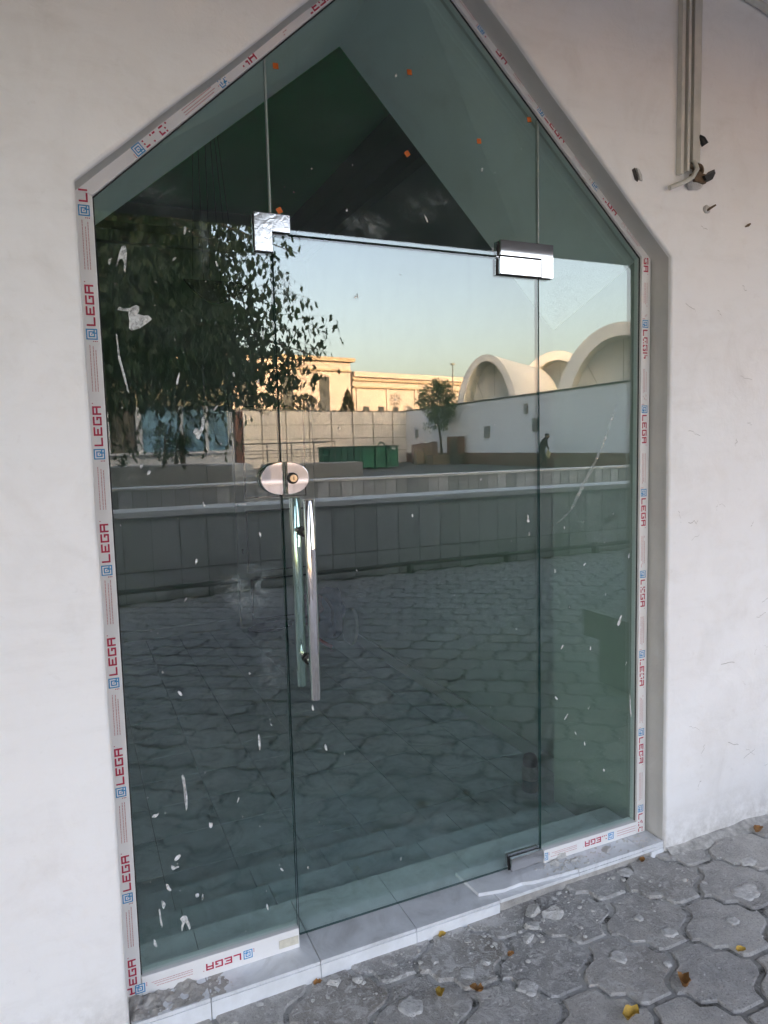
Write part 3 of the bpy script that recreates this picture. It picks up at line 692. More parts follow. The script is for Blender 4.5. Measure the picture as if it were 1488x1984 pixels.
# ------------------------------------------------------------------ paint splashes on the glass
def splash(points, parent, label=None):
    mb = MB(); mb.prism(points, -.0011, -.0002); o = mb.build('paint_splash', 'paint', parent)
    if label: o['label'] = label
def px_poly(base, pts, s=.00095): return [(base[0]+x*s, base[1]-y*s) for x, y in pts]
splash(px_poly((-.402, 2.004), [(-14, 26), (-10, 8), (-4, -14), (3, -30), (10, -34), (14, -28), (15, -12), (13, 6), (12, 20), (8, 40), (5, 30), (7, 14), (2, 2), (-5, 4), (-9, 14)]), pl, 'white drip mark shaped like a hook')
splash(px_poly((-.376, 1.862), [(-46, -10), (-40, -20), (-30, -14), (-14, -16), (4, -26), (12, -22), (11, -10), (6, -2), (22, 2), (34, 0), (44, 10), (30, 22), (10, 36), (-12, 44), (-18, 36), (-16, 18), (-18, 2), (-16, -8), (-30, -8)]), pl, 'large white brush mark on the left pane')
splash(px_poly((-.228, 1.566), [(-16, 14), (-10, 2), (-4, 0), (2, 8), (8, -4), (10, -26), (16, -34), (18, -18), (14, 4), (6, 20), (0, 34), (-8, 30), (-10, 20)]), pl, 'white comma shaped paint mark')
splash(px_poly((-.314, .540), [(-4, -46), (-1, -52), (1, -20), (4, 10), (3, 44), (-2, 56), (-4, 20)]), pl)
splash(px_poly((-.322, .545), [(-1, -50), (4, -54), (8, -10), (8, 40), (4, 36), (3, -4)]), pl)
splash(px_poly((-.336, .165), [(-14, -8), (-4, -16), (6, -12), (12, 8), (16, 30), (12, 36), (6, 18), (0, 6), (-6, 22), (-10, 34), (-11, 20), (-8, 4)]), pl)
splash(px_poly((-.402, .190), [(-3, -32), (1, -30), (3, 0), (6, 24), (3, 32), (-1, 12)]), pl)
splash(px_poly((-.375, .275), [(-8, -14), (0, -10), (4, 2), (8, 10), (2, 12), (-5, 2)]), pl)
splash(px_poly((-.422, 1.735), [(-4, -70), (-1, -66), (2, -20), (12, 30), (18, 70), (14, 62), (5, 22), (-2, -12)], .0011), pl)
splash(px_poly((-.099, .643), [(-3, -22), (1, -30), (4, -12), (4, 14), (1, 24), (-2, 10)]), pl)
splash(px_poly((.859, 1.244), [(-4, -16), (2, -12), (3, 2), (7, 12), (-2, 14), (-6, 8), (-2, 0)]), dl)
splash(px_poly((1.265, .845), [(-16, 26), (-4, 4), (8, -16), (14, -12), (6, 4), (0, 18), (10, 8), (4, 22), (-8, 34)], .0008), pr_)
splash(px_poly((1.32, .50), [(-4, -60), (0, -40), (3, 10), (8, 44), (4, 52), (-1, 24), (-4, -20)], .0008), pr_)
splash(px_poly((-.346, .357), [(-11, 6), (-4, -5), (7, -9), (10, -3), (3, 6), (-6, 10)], .0009), pl)
splash(px_poly((-.357, .331), [(-9, -8), (-3, -6), (3, 0), (12, 0), (16, 4), (4, 6), (-4, 9), (-8, 2)], .0009), pl)
splash(px_poly((-.392, .227), [(-4, -16), (3, -10), (7, 0), (4, 4), (1, 12), (-3, 4)], .0010), pl)
splash(px_poly((-.400, .494), [(-10, 2), (-3, -6), (6, -4), (13, -8), (9, 0), (2, 6), (-4, 4)], .0009), pl)
splash(px_poly((-.250, .430), [(-5, -8), (2, -5), (6, -6), (5, 4), (0, 11), (-4, 5)], .0010), pl)
splash(px_poly((-.298, .229), [(-5, -5), (3, -6), (6, 0), (3, 6), (-4, 5)], .0010), pl)
splash(px_poly((-.096, .130), [(-3, -12), (2, -8), (4, 6), (2, 12), (-2, 2)], .0010), pl)
splash(px_poly((-.131, 1.350), [(-14, 8), (-6, 0), (6, -3), (18, 0), (28, -1), (30, 3), (16, 4), (4, 1), (-6, 5)], .0009), pl)
# long dried wipe line on the right pane
sm_ = simple('dried_wipe_mark', (.60, .62, .60), .8, var=.2, scale=40); nt_ = sm_.node_tree
tr_ = nt_.nodes.new('ShaderNodeBsdfTransparent'); mx_ = nt_.nodes.new('ShaderNodeMixShader')
nt_.links.new(ramp(nt_, pos_noise(nt_, 30, 5, .7), [(0.35, (.0, .0, .0)), (0.7, (.5, .5, .5))]).outputs[0], mx_.inputs[0]); nt_.links.new(tr_.outputs[0], mx_.inputs[1])
nt_.links.new(nt_.nodes['Principled BSDF'].outputs[0], mx_.inputs[2]); nt_.links.new(mx_.outputs[0], nt_.nodes['Material Output'].inputs[0])
mb = MB(); cv = [(1.245, 1.63, .003), (1.234, 1.60, .006), (1.176, 1.473, .007), (1.125, 1.39, .010), (1.095, 1.347, .011), (1.06, 1.29, .008), (1.039, 1.259, .006), (.985, 1.222, .004), (.939, 1.203, .002)]
mb.grid([[(x-w_, -.0006, z) for x, z, w_ in cv], [(x+w_, -.0006, z+w_*.4) for x, z, w_ in cv]], 0, False); mb.build('wipe_mark', sm_, pr_, recalc=False)
def drips(name, parent, n, x0, x1, z0, z1, seed, big=1.0):
    rr = random.Random(seed); mb = MB()
    for k in range(n):
        x = rr.uniform(x0, x1); z = z0 + (z1-z0)*rr.random()**1.0
        if z > slope_z(x)-.03: continue
        t = rr.random()
        r = rr.uniform(.0008, .0022)*big if t < .8 else rr.uniform(.0022, .0045)*big
        el = 1.0 if t < .6 else rr.uniform(1.5, 4.5); an = rr.gauss(0, .4)
        pts = []
        for i in range(8):
            a = 2*math.pi*i/8; u = r*math.cos(a)*rr.uniform(.6, 1.2); v = r*el*math.sin(a)*rr.uniform(.7, 1.2)
            pts.append((x+u*math.cos(an)-v*math.sin(an), z+u*math.sin(an)+v*math.cos(an)))
        mb.prism(pts, -.0009, -.0002)
    mb.build(name, 'paint', parent, 'stuff')
drips('paint_drops', pl, 80, GL+.01, -.01, .05, 2.1, 11); drips('paint_drops', dl, 34, .02, .88, .1, 2.05, 12, .8); drips('paint_drops', pr_, 48, .93, 1.335, .08, 1.3, 13, .75); drips('paint_drops', pt_, 26, .01, .89, 2.12, 2.9, 14)

# ------------------------------------------------------------------ rubble, lumps, splats, leaves
LUMPG = 'plaster lumps fallen round the door step'
def crag(mb, c, r, seed, flat):
    bm = bmesh.new(); bmesh.ops.create_icosphere(bm, subdivisions=3, radius=1); n = len(mb.v)
    rr_ = random.Random(seed); pl_ = [(rv0(rr_), rr_.uniform(.45, .8)) for _ in range(9)]
    for v in bm.verts:
        q = v.co.copy()
        for nn, dd in pl_:
            k = q.dot(nn)
            if k > dd: q -= nn*(k-dd)
        q *= 1 + .16*noise.noise(v.co*3+Vector((seed, 0, 0))) + .10*noise.noise(v.co*8+Vector((seed, 3, 0)))
        mb.v.append((c[0]+q.x*r, c[1]+q.y*r*.85, c[2]+q.z*r*flat))
    for f in bm.faces: mb.f.append([n+v.index for v in f.verts]); mb.m.append(0); mb.sm.append(False)
    bm.free()
def rv0(r): return Vector((r.gauss(0, 1), r.gauss(0, 1), r.gauss(0, 1))).normalized()
def lump(x, y, r, seed, flat=.5, z=None, label=None, name='plaster_lump', mat='chunk', amp=.5, sub=2):
    zz = pave_z(x) if z is None else z
    mb = MB(); crag(mb, (x, y, zz + r*flat*.25), r*1.0, seed, flat*.85)
    return tag(rebase(mb.build(name, mat)), label, 'rubble', LUMPG)
lump(.985, -.005, .030, 1, .75, -.007, 'largest crumbling plaster lump beside the door pivot')
lump(.945, -.03, .022, 2, .6, -.007, 'plaster lump left of the largest one by the pivot')
lump(1.02, -.045, .016, 3, .6, -.007, 'small plaster lump on the step right of the pivot')
lump(1.17, -.045, .024, 4, .35, -.007, 'flat plaster scab on the right step tile')
lump(1.34, -.03, .012, 5, .6, -.007, 'small lump near the right end of the step')
lump(.765, -.155, .038, 6, .7, None, 'big white plaster lump below the broken step edge')
lump(.82, -.185, .045, 7, .45, None, 'broad white plaster heap right of the broken tile')
lump(.72, -.205, .030, 8, .6, None, 'rounded plaster lump below the last white riser tile')
lump(.675, -.245, .026, 9, .5, None, 'grey white lump farthest from the broken edge')
lump(.13, -.155, .022, 10, .55, None, 'crumbly lump close to the left riser tiles')
lump(.06, -.130, .030, 11, .4, None, 'pale scab of plaster against the left riser')
lump(.325, -.185, .016, 12, .5, None, 'half moon plaster chip before the middle riser')
lump(.365, -.20, .018, 13, .45, None, 'chip beside the half moon plaster chip')
lump(.50, -.27, .017, 14, .5, None, 'small white chip next to a yellow leaf')
mb = MB(); rows = []
for i in range(46):
    x = WL+.004 + .30*i/45; row = []
    for j in range(13):
        y = -.096 + .082*j/12; t = i/45
        env = max(0, 1-t**1.6)*(.35+.65*(j/12))*(1-.25*t)
        hgt = .030*env*(.55+.9*noise.noise(Vector((x*26, y*26, 1)))+.45*noise.noise(Vector((x*70, y*70, 4))))
        row.append((x, y, -.0225 + max(0, hgt)))
    rows.append(row)
mb.grid(rows, 0, False); tag(rebase(mb.build('mortar_crust', 'concrete')), 'rough crust of mortar smeared under the left sill rail', 'mortar')
# low mounds and grit
mb = MB(); rr = random.Random(5)
for k in range(520):
    t = rr.random()
    if t < .55: x = rr.gauss(.8, .33); y = -.105 - abs(rr.gauss(0, .10))
    elif t < .8: x = rr.uniform(-.3, 1.7); y = -.11 - abs(rr.gauss(0, .28))
    else: x = rr.uniform(-.2, 2.2); y = rr.uniform(-.9, -.12)
    r = rr.uniform(.0012, .0042) if rr.random() < .9 else rr.uniform(.004, .009)
    mb.blob((x, y, pave_z(x)+r*.35), (r*rr.uniform(.8, 1.5), r, r*.6), k, 0, 1, .5)
tag(mb.build('plaster_grit', 'chunk', kind='stuff'), 'crumbs of plaster grit scattered over the pavers', 'grit')
mb = MB(); rr = random.Random(6)
for k in range(200):
    x = rr.choice((rr.gauss(-.38, .09), rr.gauss(.97, .06), rr.uniform(.95, 1.38))); y = rr.uniform(-.09, -.02)
    if not (WL+.02 < x < WR-.01): continue
    r = rr.uniform(.0012, .005); mb.blob((x, y, (-.0195 if x < .6 else -.0065)+r*.3), (r*1.2, r, r*.6), k, 0, 1, .5)
tag(mb.build('plaster_grit', 'chunk', kind='stuff'), 'plaster crumbs lying on the tiled step', 'grit')
# mortar fillet where wall meets pavement
mb = MB(); rows = []
for i in range(90):
    x = WR+.01 + 1.4*i/89
    a = .014 + .012*noise.noise(Vector((x*9, 0, 3))); b = .04 + .045*abs(noise.noise(Vector((x*6, 4, 0))))
    rows.append([(x, -.0985, pave_z(x)+a), (x, -.1-.35*b, pave_z(x)+a*.5+.003), (x, -.1-b, pave_z(x)-.004)])
mb.grid(rows, 0, True); tag(mb.build('mortar_fillet', 'joint_white', kind='structure'), 'rough grey mortar along the foot of the wall')
SPG = 'flat white plaster splats on the pavers'
def splat(x, y, r, seed, label, el=1.0):
    rr = random.Random(seed); mb = MB(); n = 30; z = pave_z(x)+.0022
    ring = lambda s, dz: [(x+r*s*el*math.cos(2*math.pi*i/n)*(1+.5*noise.noise(Vector((math.cos(2*math.pi*i/n)*1.9, math.sin(2*math.pi*i/n)*1.5, seed)))), y+r*s*math.sin(2*math.pi*i/n)*(1+.5*noise.noise(Vector((math.cos(2*math.pi*i/n)*1.9, math.sin(2*math.pi*i/n)*1.5, seed+9)))), z+dz) for i in range(n)]
    rows = [ring(1, -.004), ring(.95, .0006), ring(.7, .0016)]
    mb.grid(rows, 0, True, True); mb.face(rows[-1], 0, True)
    tag(rebase(mb.build('plaster_splat', 'splat')), label, 'splat', SPG)
splat(.873, -.430, .026, 1, 'round bright white splat in the middle of a dark paver')
splat(1.466, -.396, .042, 2, 'large oval white splat near the right picture edge', 1.25)
splat(1.185, -.125, .024, 3, 'oval splat near the right end of the step', 1.2)
splat(.225, -.313, .036, 4, 'big pale splat below the riser, lowest on the left')
splat(.43, -.280, .024, 5, 'roundish splat between two crumpled yellow leaves')
splat(.557, -.405, .027, 6, 'faint ragged splat left of the brightest round one', 1.2)
splat(1.306, -.476, .020, 7, 'small white splat under the large oval one')
splat(1.088, -.423, .020, 8, 'narrow splat beside a wavy joint', 1.4)
splat(1.05, -.33, .014, 9, 'tiny splat on the joint right of the broken step')
splat(1.38, -.30, .012, 10, 'tiny splat above the large oval one')
splat(.98, -.52, .012, 11, 'tiny splat below the brightest round one')
splat(1.62, -.28, .022, 12, 'grey splat by the wall at the far right', 1.5)
LFG = 'dry leaves fallen on the pavement'
def fallen(x, y, s, rz, mat, label, seed, z=None, curl=1.0):
    rr = random.Random(seed); zz = (pave_z(x) if z is None else z)+.004
    mb = MB(); rows = []
    c, sn = math.cos(rz), math.sin(rz)
    for i in range(7):
        u = -1+2*i/6; row = []
        wdt = .62*math.sqrt(max(.02, 1-abs(u)**2.2))*(1+.35*noise.noise(Vector((u*3.1, seed*1.7, 0))))
        for j in range(5):
            v = (-1+2*j/4)*wdt
            h = curl*(.45*(v/.62)**2 + .5*noise.noise(Vector((u*2.6, v*2.6, seed))) + .28*u*u) + .05
            px, py = s*u, s*v; row.append((x+px*c-py*sn, y+px*sn+py*c, zz+s*max(.03, h)*.9))
        rows.append(row)
    mb.grid(rows, 0, True)
    tag(rebase(mb.build('fallen_leaf', mat, recalc=False)), label, 'leaf', LFG)
fallen(.439, -.112, .016, .4, 'leaf_y', 'yellow leaf against the middle white riser tile', 1)
fallen(.319, -.317, .020, 1.0, 'leaf_y', 'crumpled yellow leaf lying among white dust at lower middle', 2, curl=1.5)
fallen(.584, -.282, .013, .2, 'leaf_b', 'small brown leaf curled on a paver below the broken step', 3, curl=1.6)
fallen(.417, -.354, .022, 2.2, 'leaf_b', 'folded olive brown leaf standing in a joint', 4, curl=1.8)
fallen(.962, -.597, .028, .9, 'leaf_b', 'largest orange brown leaf beside a joint', 5, curl=1.5)
fallen(.743, -.618, .028, .1, 'leaf_y', 'bright yellow leaf cut by the bottom picture edge', 6, curl=1.3)
fallen(1.283, -.105, .016, .6, 'leaf_b', 'orange leaf close under the right end of the step', 7)
fallen(1.211, -.582, .017, -.2, 'leaf_y', 'thin yellow leaf on a joint at the right', 8)
fallen(.017, -.118, .014, .1, 'leaf_b', 'tiny brown leaf at the foot of the left riser', 9)
fallen(1.83, -.16, .026, .4, 'leaf_b', 'brown leaf at the foot of the wall on the right', 10)

# ------------------------------------------------------------------ things on the wall
tr = thing('cable_trunking', 'broken white cable trunking running down the wall', 'trunking', (1.46, -.10, 2.41))
YW = -.1005
def ribbon(name, xa, xb, za, zb, d0, d1, mat, wob=0, seed=0):
    mb = MB(); rows = []
    for i in range(25):
        t = i/24; z = za+(zb-za)*t; k = wob*noise.noise(Vector((0, z*4, seed)))
        rows.append([(xa+k+.055*(z-2.4)*.52*0, YW-d0, z), (xb+k, YW-d0, z), (xb+k, YW-d1, z), (xa+k, YW-d1, z)])
    mb.grid(rows, 0, False, True); mb.face(rows[0]); mb.face(rows[-1]); return mb.build(name, mat, tr)
ribbon('base_strip', 1.414, 1.497, 2.435, 3.118, 0, .003, 'trunking_in', .002, 2)
ribbon('side_wall', 1.410, 1.424, 2.405, 3.118, .0, .020, 'trunking', .0015, 3)
ribbon('inner_wall', 1.434, 1.445, 2.415, 3.118, .003, .026, 'trunking', .003, 4)
ribbon('cover_strip', 1.466, 1.499, 2.452, 3.118, .003, .020, 'trunking', .0025, 5)
mb = MB(); mb.tube([(1.475, -.118, 2.455), (1.478, -.128, 2.425), (1.455, -.13, 2.395), (1.42, -.125, 2.375), (1.385, -.122, 2.362), (1.362, -.118, 2.352)], .008, 10); mb.build('wire', 'trunking', tr)
mb = MB(); mb.box((1.47, -.125, 2.385), (1.525, -.101, 2.415)); mb.lathe([(.020, 0), (.020, -.016), (.016, -.018), (.008, -.018), (.008, 0)], (1.50, -.104, 2.43), 20, 0, 'Y'); mb.build('rusty_bracket', 'rust', tr)
mb = MB(); mb.prism([(1.505, 2.405), (1.53, 2.412), (1.552, 2.432), (1.558, 2.42), (1.545, 2.398), (1.53, 2.39), (1.515, 2.392)], -.135, -.108); mb.build('black_clip', 'rubber', tr)
mb = MB(); mb.tube([(1.497, -.112, 2.545), (1.506, -.122, 2.53), (1.517, -.125, 2.512)], [.006, .011, .012], 12); mb.tube([(1.503, -.112, 2.53), (1.502, -.113, 2.48), (1.496, -.112, 2.45)], .004, 8); mb.build('plug', 'rubber', tr)
mb = MB(); rr = random.Random(9)
mb.blob((1.485, -.108, 2.383), (.038, .010, .020), 3, 0, 2, .4); mb.build('plaster_patch', 'chunk', tr)
# hole in the plaster, its shaded depth painted as a flat dark patch
hl = thing('wall_hole', 'jagged hole chipped in the plaster left of the trunking', 'hole', (1.23, -.1, 2.37))
mb = MB(); mb.prism([(1.212, 2.398), (1.224, 2.406), (1.234, 2.388), (1.241, 2.37), (1.236, 2.362), (1.224, 2.368)], -.1012, -.1002); mb.build('cavity_shade', 'hole', hl)
mb = MB(); mb.prism([(1.226, 2.404), (1.238, 2.401), (1.25, 2.384), (1.253, 2.366), (1.243, 2.368), (1.235, 2.389)], -.107, -.1005); mb.build('broken_plaster', 'chunk', hl)
nl_ = MB(); nl_.tube([(1.556, -.101, 2.302), (1.560, -.112, 2.308), (1.574, -.125, 2.318)], [.004, .0045, .003], 8); nl_.blob((1.556, -.1015, 2.308), (.018, .004, .014), 5, 1, 2, .4)
tag(rebase(nl_.build('bent_nail', ['rust', 'chunk'])), 'rusty bent nail with chipped plaster below the trunking', 'nail')
mk = MB(); mk.tube([(1.752, -.1012, 2.268), (1.765, -.104, 2.274), (1.778, -.1012, 2.281)], [.002, .005, .003], 8); tag(rebase(mk.build('wall_plug', 'rust')), 'small brown plug in the wall right of the nail', 'wall plug')
pp = MB(); pp.tube([(1.60, -.112, 3.075), (1.70, -.114, 3.048), (1.80, -.115, 3.028), (1.90, -.113, 3.005), (2.3, -.112, 2.93)], .013, 12); tag(rebase(pp.build('white_cable_pipe', 'trunking')), 'white pipe crossing the top right corner of the wall', 'pipe')
# shallow chips and hairline cracks
rr = random.Random(21); mb = MB()
for k in range(44):
    x = rr.choice((rr.uniform(1.45, 2.3), rr.uniform(1.42, 2.0))); z = rr.uniform(.1, 2.3); L = rr.uniform(.02, .07); a = rr.uniform(-1.2, 1.6); p = []
    for i in range(6):
        t = i/5; p.append((x+L*t*math.cos(a)+rr.gauss(0, .003), z+L*t*math.sin(a)+rr.gauss(0, .003)))
    wdt = rr.uniform(.0004, .0011)
    for i in range(5):
        (x0, z0), (x1, z1) = p[i], p[i+1]; mb.face([(x0, -.1006, z0-wdt), (x1, -.1006, z1-wdt), (x1, -.1006, z1+wdt), (x0, -.1006, z0+wdt)])
mb.build('hairline_cracks', simple('plaster_crack', (.42, .40, .37), .9, var=.2, scale=40), bld, 'stuff', recalc=False)

# ------------------------------------------------------------------ inside the room
cab = thing('metal_door', 'grey metal panel door in the back wall of the room', 'door', (1.03, 3.90, -.018))
boxpart('leaf', (.692, 3.885, -.017), (1.385, 3.926, 1.95), 'door_grey', cab, .003)
for (x0, x1, z0, z1) in ((.768, 1.31, .455, .985), (.786, 1.31, .04, .395), (.768, 1.31, 1.085, 1.86)):
    mb = MB(); mb.box((x0, 3.878, z0), (x1, 3.8845, z1)); mb.build('panel_groove', 'gap', cab)
    boxpart('panel', (x0+.013, 3.872, z0+.013), (x1-.013, 3.8775, z1-.013), 'door_grey', cab, .002)
boxpart('mid_rail', (.692, 3.868, 1.0), (1.385, 3.884, 1.065), 'door_grey', cab, .002)
mb = MB(); mb.box((.713, 3.880, .60), (.747, 3.8845, .76)); mb.build('lock_plate', 'door_grey', cab)
mb = MB(); mb.tube([(.73, 3.8795, .655), (.73, 3.8775, .655)], .010, 12); mb.box((.726, 3.8775, .62), (.734, 3.8795, .655)); mb.build('keyhole', 'black', cab)
# bag with a red cloth, tool, leaning board, rag, bottle
bag = thing('backpack', 'slumped blue backpack leaning in the far right corner of the room', 'backpack', (1.24, 3.25, -.018))
mb = MB(); mb.blob((1.25, 3.25, .17), (.15, .12, .22), 4, 0, 3, .25); mb.build('body', 'bag_blue', bag)
mb = MB(); mb.blob((1.20, 3.15, .10), (.08, .07, .10), 8, 0, 2, .25); mb.build('pocket', 'bag_blue', bag)
mb = MB(); mb.tube([(1.20, 3.14, .33), (1.24, 3.10, .25), (1.23, 3.10, .12), (1.26, 3.13, .02)], .012, 6); mb.build('strap', 'cloth_dark', bag)
mb = MB(); mb.blob((1.10, 3.20, .27), (.085, .08, .10), 15, 0, 3, .5); mb.blob((1.10, 3.18, .14), (.06, .07, .12), 16, 0, 3, .4)
tag(rebase(mb.build('checked_cloth', 'bag_red')), 'red checked cloth bundled beside the blue backpack', 'cloth')
mb = MB(); mb.tube([(1.07, 3.02, .06), (1.12, 2.96, .025), (1.165, 2.92, -.002)], [.010, .014, .015], 10, 0); mb.tube([(1.07, 3.02, .06), (1.03, 3.07, .10), (1.0, 3.09, .14)], [.03, .035, .02], 10, 1)
tag(rebase(mb.build('hand_tool', ['red', 'board'])), 'hand tool with a red handle on the room floor', 'tool')
mb = MB(); pts = []
for i in range(24): t = 2*math.pi*i/24; pts.append((3.02+.15*math.cos(t)*.9, .115+.145*math.sin(t)))
n = len(pts); A = [(1.33+.12*(z), y, z-.01) for y, z in pts]; B = [(1.355+.12*(z), y, z-.01) for y, z in pts]
mb.face(A); mb.face(B[::-1])
for i in range(n): j = (i+1) % n; mb.face([A[i], A[j], B[j], B[i]])
tag(rebase(mb.build('oval_board', 'board')), 'pale oval board leaning on the right room wall', 'board')
mb = MB(); mb.blob((.88, 3.72, .005), (.16, .10, .035), 31, 0, 3, .6); mb.blob((1.0, 3.74, .01), (.09, .07, .03), 32, 0, 3, .6); tag(rebase(mb.build('dark_rag', 'cloth_dark')), 'dark rag heaped at the foot of the metal door', 'rag')
bt = thing('bottle', 'squat green bottle with pale label just inside the right pane', 'bottle', (1.20, .47, -.02))
mb = MB(); mb.lathe([(.040, 0), (.046, .006), (.046, .075)], (1.20, .47, -.0195), 24); mb.build('base', 'bottle_green', bt)
mb = MB(); mb.lathe([(.0465, .075), (.0465, .145), (.042, .155)], (1.20, .47, -.0195), 24); mb.build('label_band', 'bottle_label', bt)
mb = MB(); mb.lathe([(.042, .155), (.044, .157), (.042, .19), (.032, .215), (.012, .225)], (1.20, .47, -.0195), 24); mb.build('cap', 'rubber', bt)
# hanging crescent
mo = thing('crescent_pendant', 'dark crescent shaped pendant hanging on thin cords in the room', 'pendant', (.24, 2.0, 2.31))
mb = MB(); top = []; bot = []
for i in range(25):
    u = -1+2*i/24; x = .24 + .175*u
    top.append((x, 2.352 + .072*u*u)); bot.append((x, 2.305 + .118*u*u + .0*u))
mb.prism(bot + top[::-1], 1.985, 2.015); mb.build('crescent', 'moon', mo, bevel=.003)
mb = MB(); mb.lathe([(.016, 0), (.016, -.014), (.010, -.018)], (.225, 1.985, 2.385), 16, 0, 'Y'); mb.build('bulb_holder', 'moon', mo)
mb = MB()
for x, z, xt in ((.11, 2.385, .16), (.17, 2.365, .175), (.205, 2.36, .215), (.265, 2.36, .235), (.315, 2.37, .25), (.355, 2.385, .262)):
    mb.tube([(x, 2.0, z), (xt, 2.0, 3.399)], .0013, 5)
mb.build('cords', 'cord', mo, 'stuff')

KR = 1.2553
for o_ in [o for o in col.objects if o.parent is None and o.get('category') and o.name.split('.')[0] in ('metal_door', 'backpack', 'checked_cloth', 'hand_tool', 'oval_board', 'dark_rag', 'bottle', 'crescent_pendant')]:
    o_.location = CAM + (Vector(o_.location)-CAM)*KR; o_.scale = (KR,)*3 if not o_.name.startswith('bottle') else (.95,)*3

# ------------------------------------------------------------------ courtyard behind the viewer (seen mirrored in the glass)
SB = thing('storage_box', 'dark grey box with overhanging lid standing by the wall', 'box', (2.6, -1.15, pave_z(2.6)))
boxpart('body', (2.44, -1.45, -.03), (3.30, -.95, .27), 'box_dark', SB, .01)
mb = MB(); mb.face([(2.36, -1.50, .44), (3.38, -1.50, .30), (3.38, -.90, .30), (2.36, -.90, .44)]); mb.face([(2.36, -1.50, .275), (3.38, -1.50, .275), (3.38, -.90, .275), (2.36, -.90, .275)][::-1])
for a, b in (((2.36, -1.50, .44), (3.38, -1.50, .30)), ((3.38, -1.50, .30), (3.38, -.90, .30)), ((3.38, -.90, .30), (2.36, -.90, .44)), ((2.36, -.90, .44), (2.36, -1.50, .44))):
    mb.face([(a[0], a[1], .275), (b[0], b[1], .275), b, a])
mb.build('lid', 'box_dark', SB)

def clad_wall(name, label, Y, x0, x1, ztop, rows, cop_h, cop_d, mat, gapx=.285, x_off=0.0, zb=-.1, jt=.004):
    t = thing(name, label, 'wall', ((x0+x1)/2, Y-.2, zb))
    boxpart('core', (x0, Y-.40, zb), (x1, Y-.022, ztop-cop_h), 'mortar', t)
    boxpart('coping', (x0, Y-.45, ztop-cop_h), (x1, Y+cop_d, ztop), 'coping', t, .008)
    for (za, zb_) in rows:
        pm_ = MB(); pm_.box((-gapx/2+jt, -.02, -(zb_-za)/2+.004), (gapx/2-jt, 0, (zb_-za)/2-.004)); p0 = None
        n = int((x1-x0)/gapx); 
        for i in range(n):
            cx = x0 + x_off + gapx*(i+.5)
            if cx+gapx/2 > x1: break
            if p0 is None: o = pm_.build('slab', mat, t, off=(0,0,0)); p0 = o
            else: o = p0.copy(); col.objects.link(o)
            o.parent = t; o.location = Vector((cx, Y+rnd.uniform(-.002, .002), (za+zb_)/2)) - Vector(t.location)
    return t
wa = clad_wall('retaining_wall', 'nearer grey slab clad wall with white coping and a pipe along its foot', -5.65, -3.0, 11.25, .885, ((.25, .815), (-.075, .246)), .068, .03, 'slab', x_off=.04)
mb = MB(); mb.tube([(-3, -5.57, .075), (11.2, -5.57, .055)], .026, 10); pip = mb.build('foot_pipe', 'pipe_dark', wa)
for x in (-1.6, .75, 3.15, 4.55, 6.0, 8.2):
    boxpart('pipe_bracket', (x-.022, -5.645, -.07), (x+.022, -5.55, .09), 'pipe_dark', wa)
wb = clad_wall('parapet_wall', 'farther low wall clad in blue grey slabs with a white coping', -13.2, -4.0, 19.4, .765, ((.05, .70),), .062, .03, 'slab_b', zb=-.2, jt=.009)
# planters, steps, railing
mb = MB(); mb.box((-6.0, -15.9, .17), (2.40, -15.03, 1.17)); tag(rebase(mb.build('planter', 'render_grey', bevel=.02)), 'long grey cement planter before the shop windows', 'planter')
mb = MB(); mb.box((2.42, -15.9, .17), (3.02, -15.1, 1.13)); tag(rebase(mb.build('planter_block', 'render_grey', bevel=.02)), 'short grey block between planter and steps', 'planter')
st = thing('stair', 'grey stone steps between the planter and the railing block', 'stair', (3.5, -16, .17))
for k in range(6): boxpart('tread', (3.05, -19.0, .17+k*.155), (3.92, -15.05-k*.32, .17+(k+1)*.155-.003), 'slab', st)
mb = MB(); mb.box((3.94, -15.9, .17), (6.44, -15.03, 1.095)); tag(rebase(mb.build('ramp_block', 'render_grey', bevel=.02)), 'grey cement block carrying the steel railing', 'block')
rl = thing('railing', 'thin steel railing with three bars on the grey block', 'railing', (4.8, -15.3, 1.1))
for z in (1.28, 1.46, 1.635):
    mb = MB(); mb.tube([(3.35, -15.3, z-.02), (5.8, -15.3, z)], .018 if z > 1.6 else .011, 8); mb.build('bar', 'lamp_iron', rl)
for x in (3.97, 4.6, 5.2, 5.78):
    mb = MB(); mb.tube([(x, -15.3, 1.09), (x, -15.3, 1.64)], .016, 8); mb.build('post', 'lamp_iron', rl)
# shop
shop = thing('shop', 'white framed shop front with blue posters in its windows', 'building', (0, -21.5, .17))
boxpart('wall', (-6, -25, .17), (3.95, -19.1, 1.46), 'shop_white', shop)
boxpart('fascia', (-6, -25, 2.78), (3.95, -19.06, 4.0), 'shop_tan', shop)
xs_ = [-6, -5.0, -4, -3, -2, -1, .05, .28, .42, 1.25, 1.38, 2.45, 2.62, 3.3, 3.42, 3.86, 3.95]
cells = [(-6, -3.1, 'shop_blue'), (-3.0, -.1, 'shop_brown'), (.0, .42, 'shop_blue'), (.50, 1.20, 'shop_brown'), (1.36, 2.40, 'shop_blue'), (2.50, 3.12, 'shop_blue'), (3.22, 3.84, 'shop_blue')]
for x0, x1, mt_ in cells:
    wdw = boxpart('window', (x0+.02, -19.30, 1.47), (x1-.02, -19.24, 2.775), mt_, shop)
for x0, x1 in ((-3.1, -3.0), (-.1, 0), (.42, .50), (1.20, 1.36), (2.40, 2.50), (3.12, 3.22), (3.84, 3.95)):
    boxpart('mullion', (x0, -19.28, 1.463), (x1, -19.08, 2.777), 'shop_white', shop, .006)
boxpart('interior', (-5.9, -24.8, 1.47), (3.8, -19.35, 2.77), 'win_dark', shop)
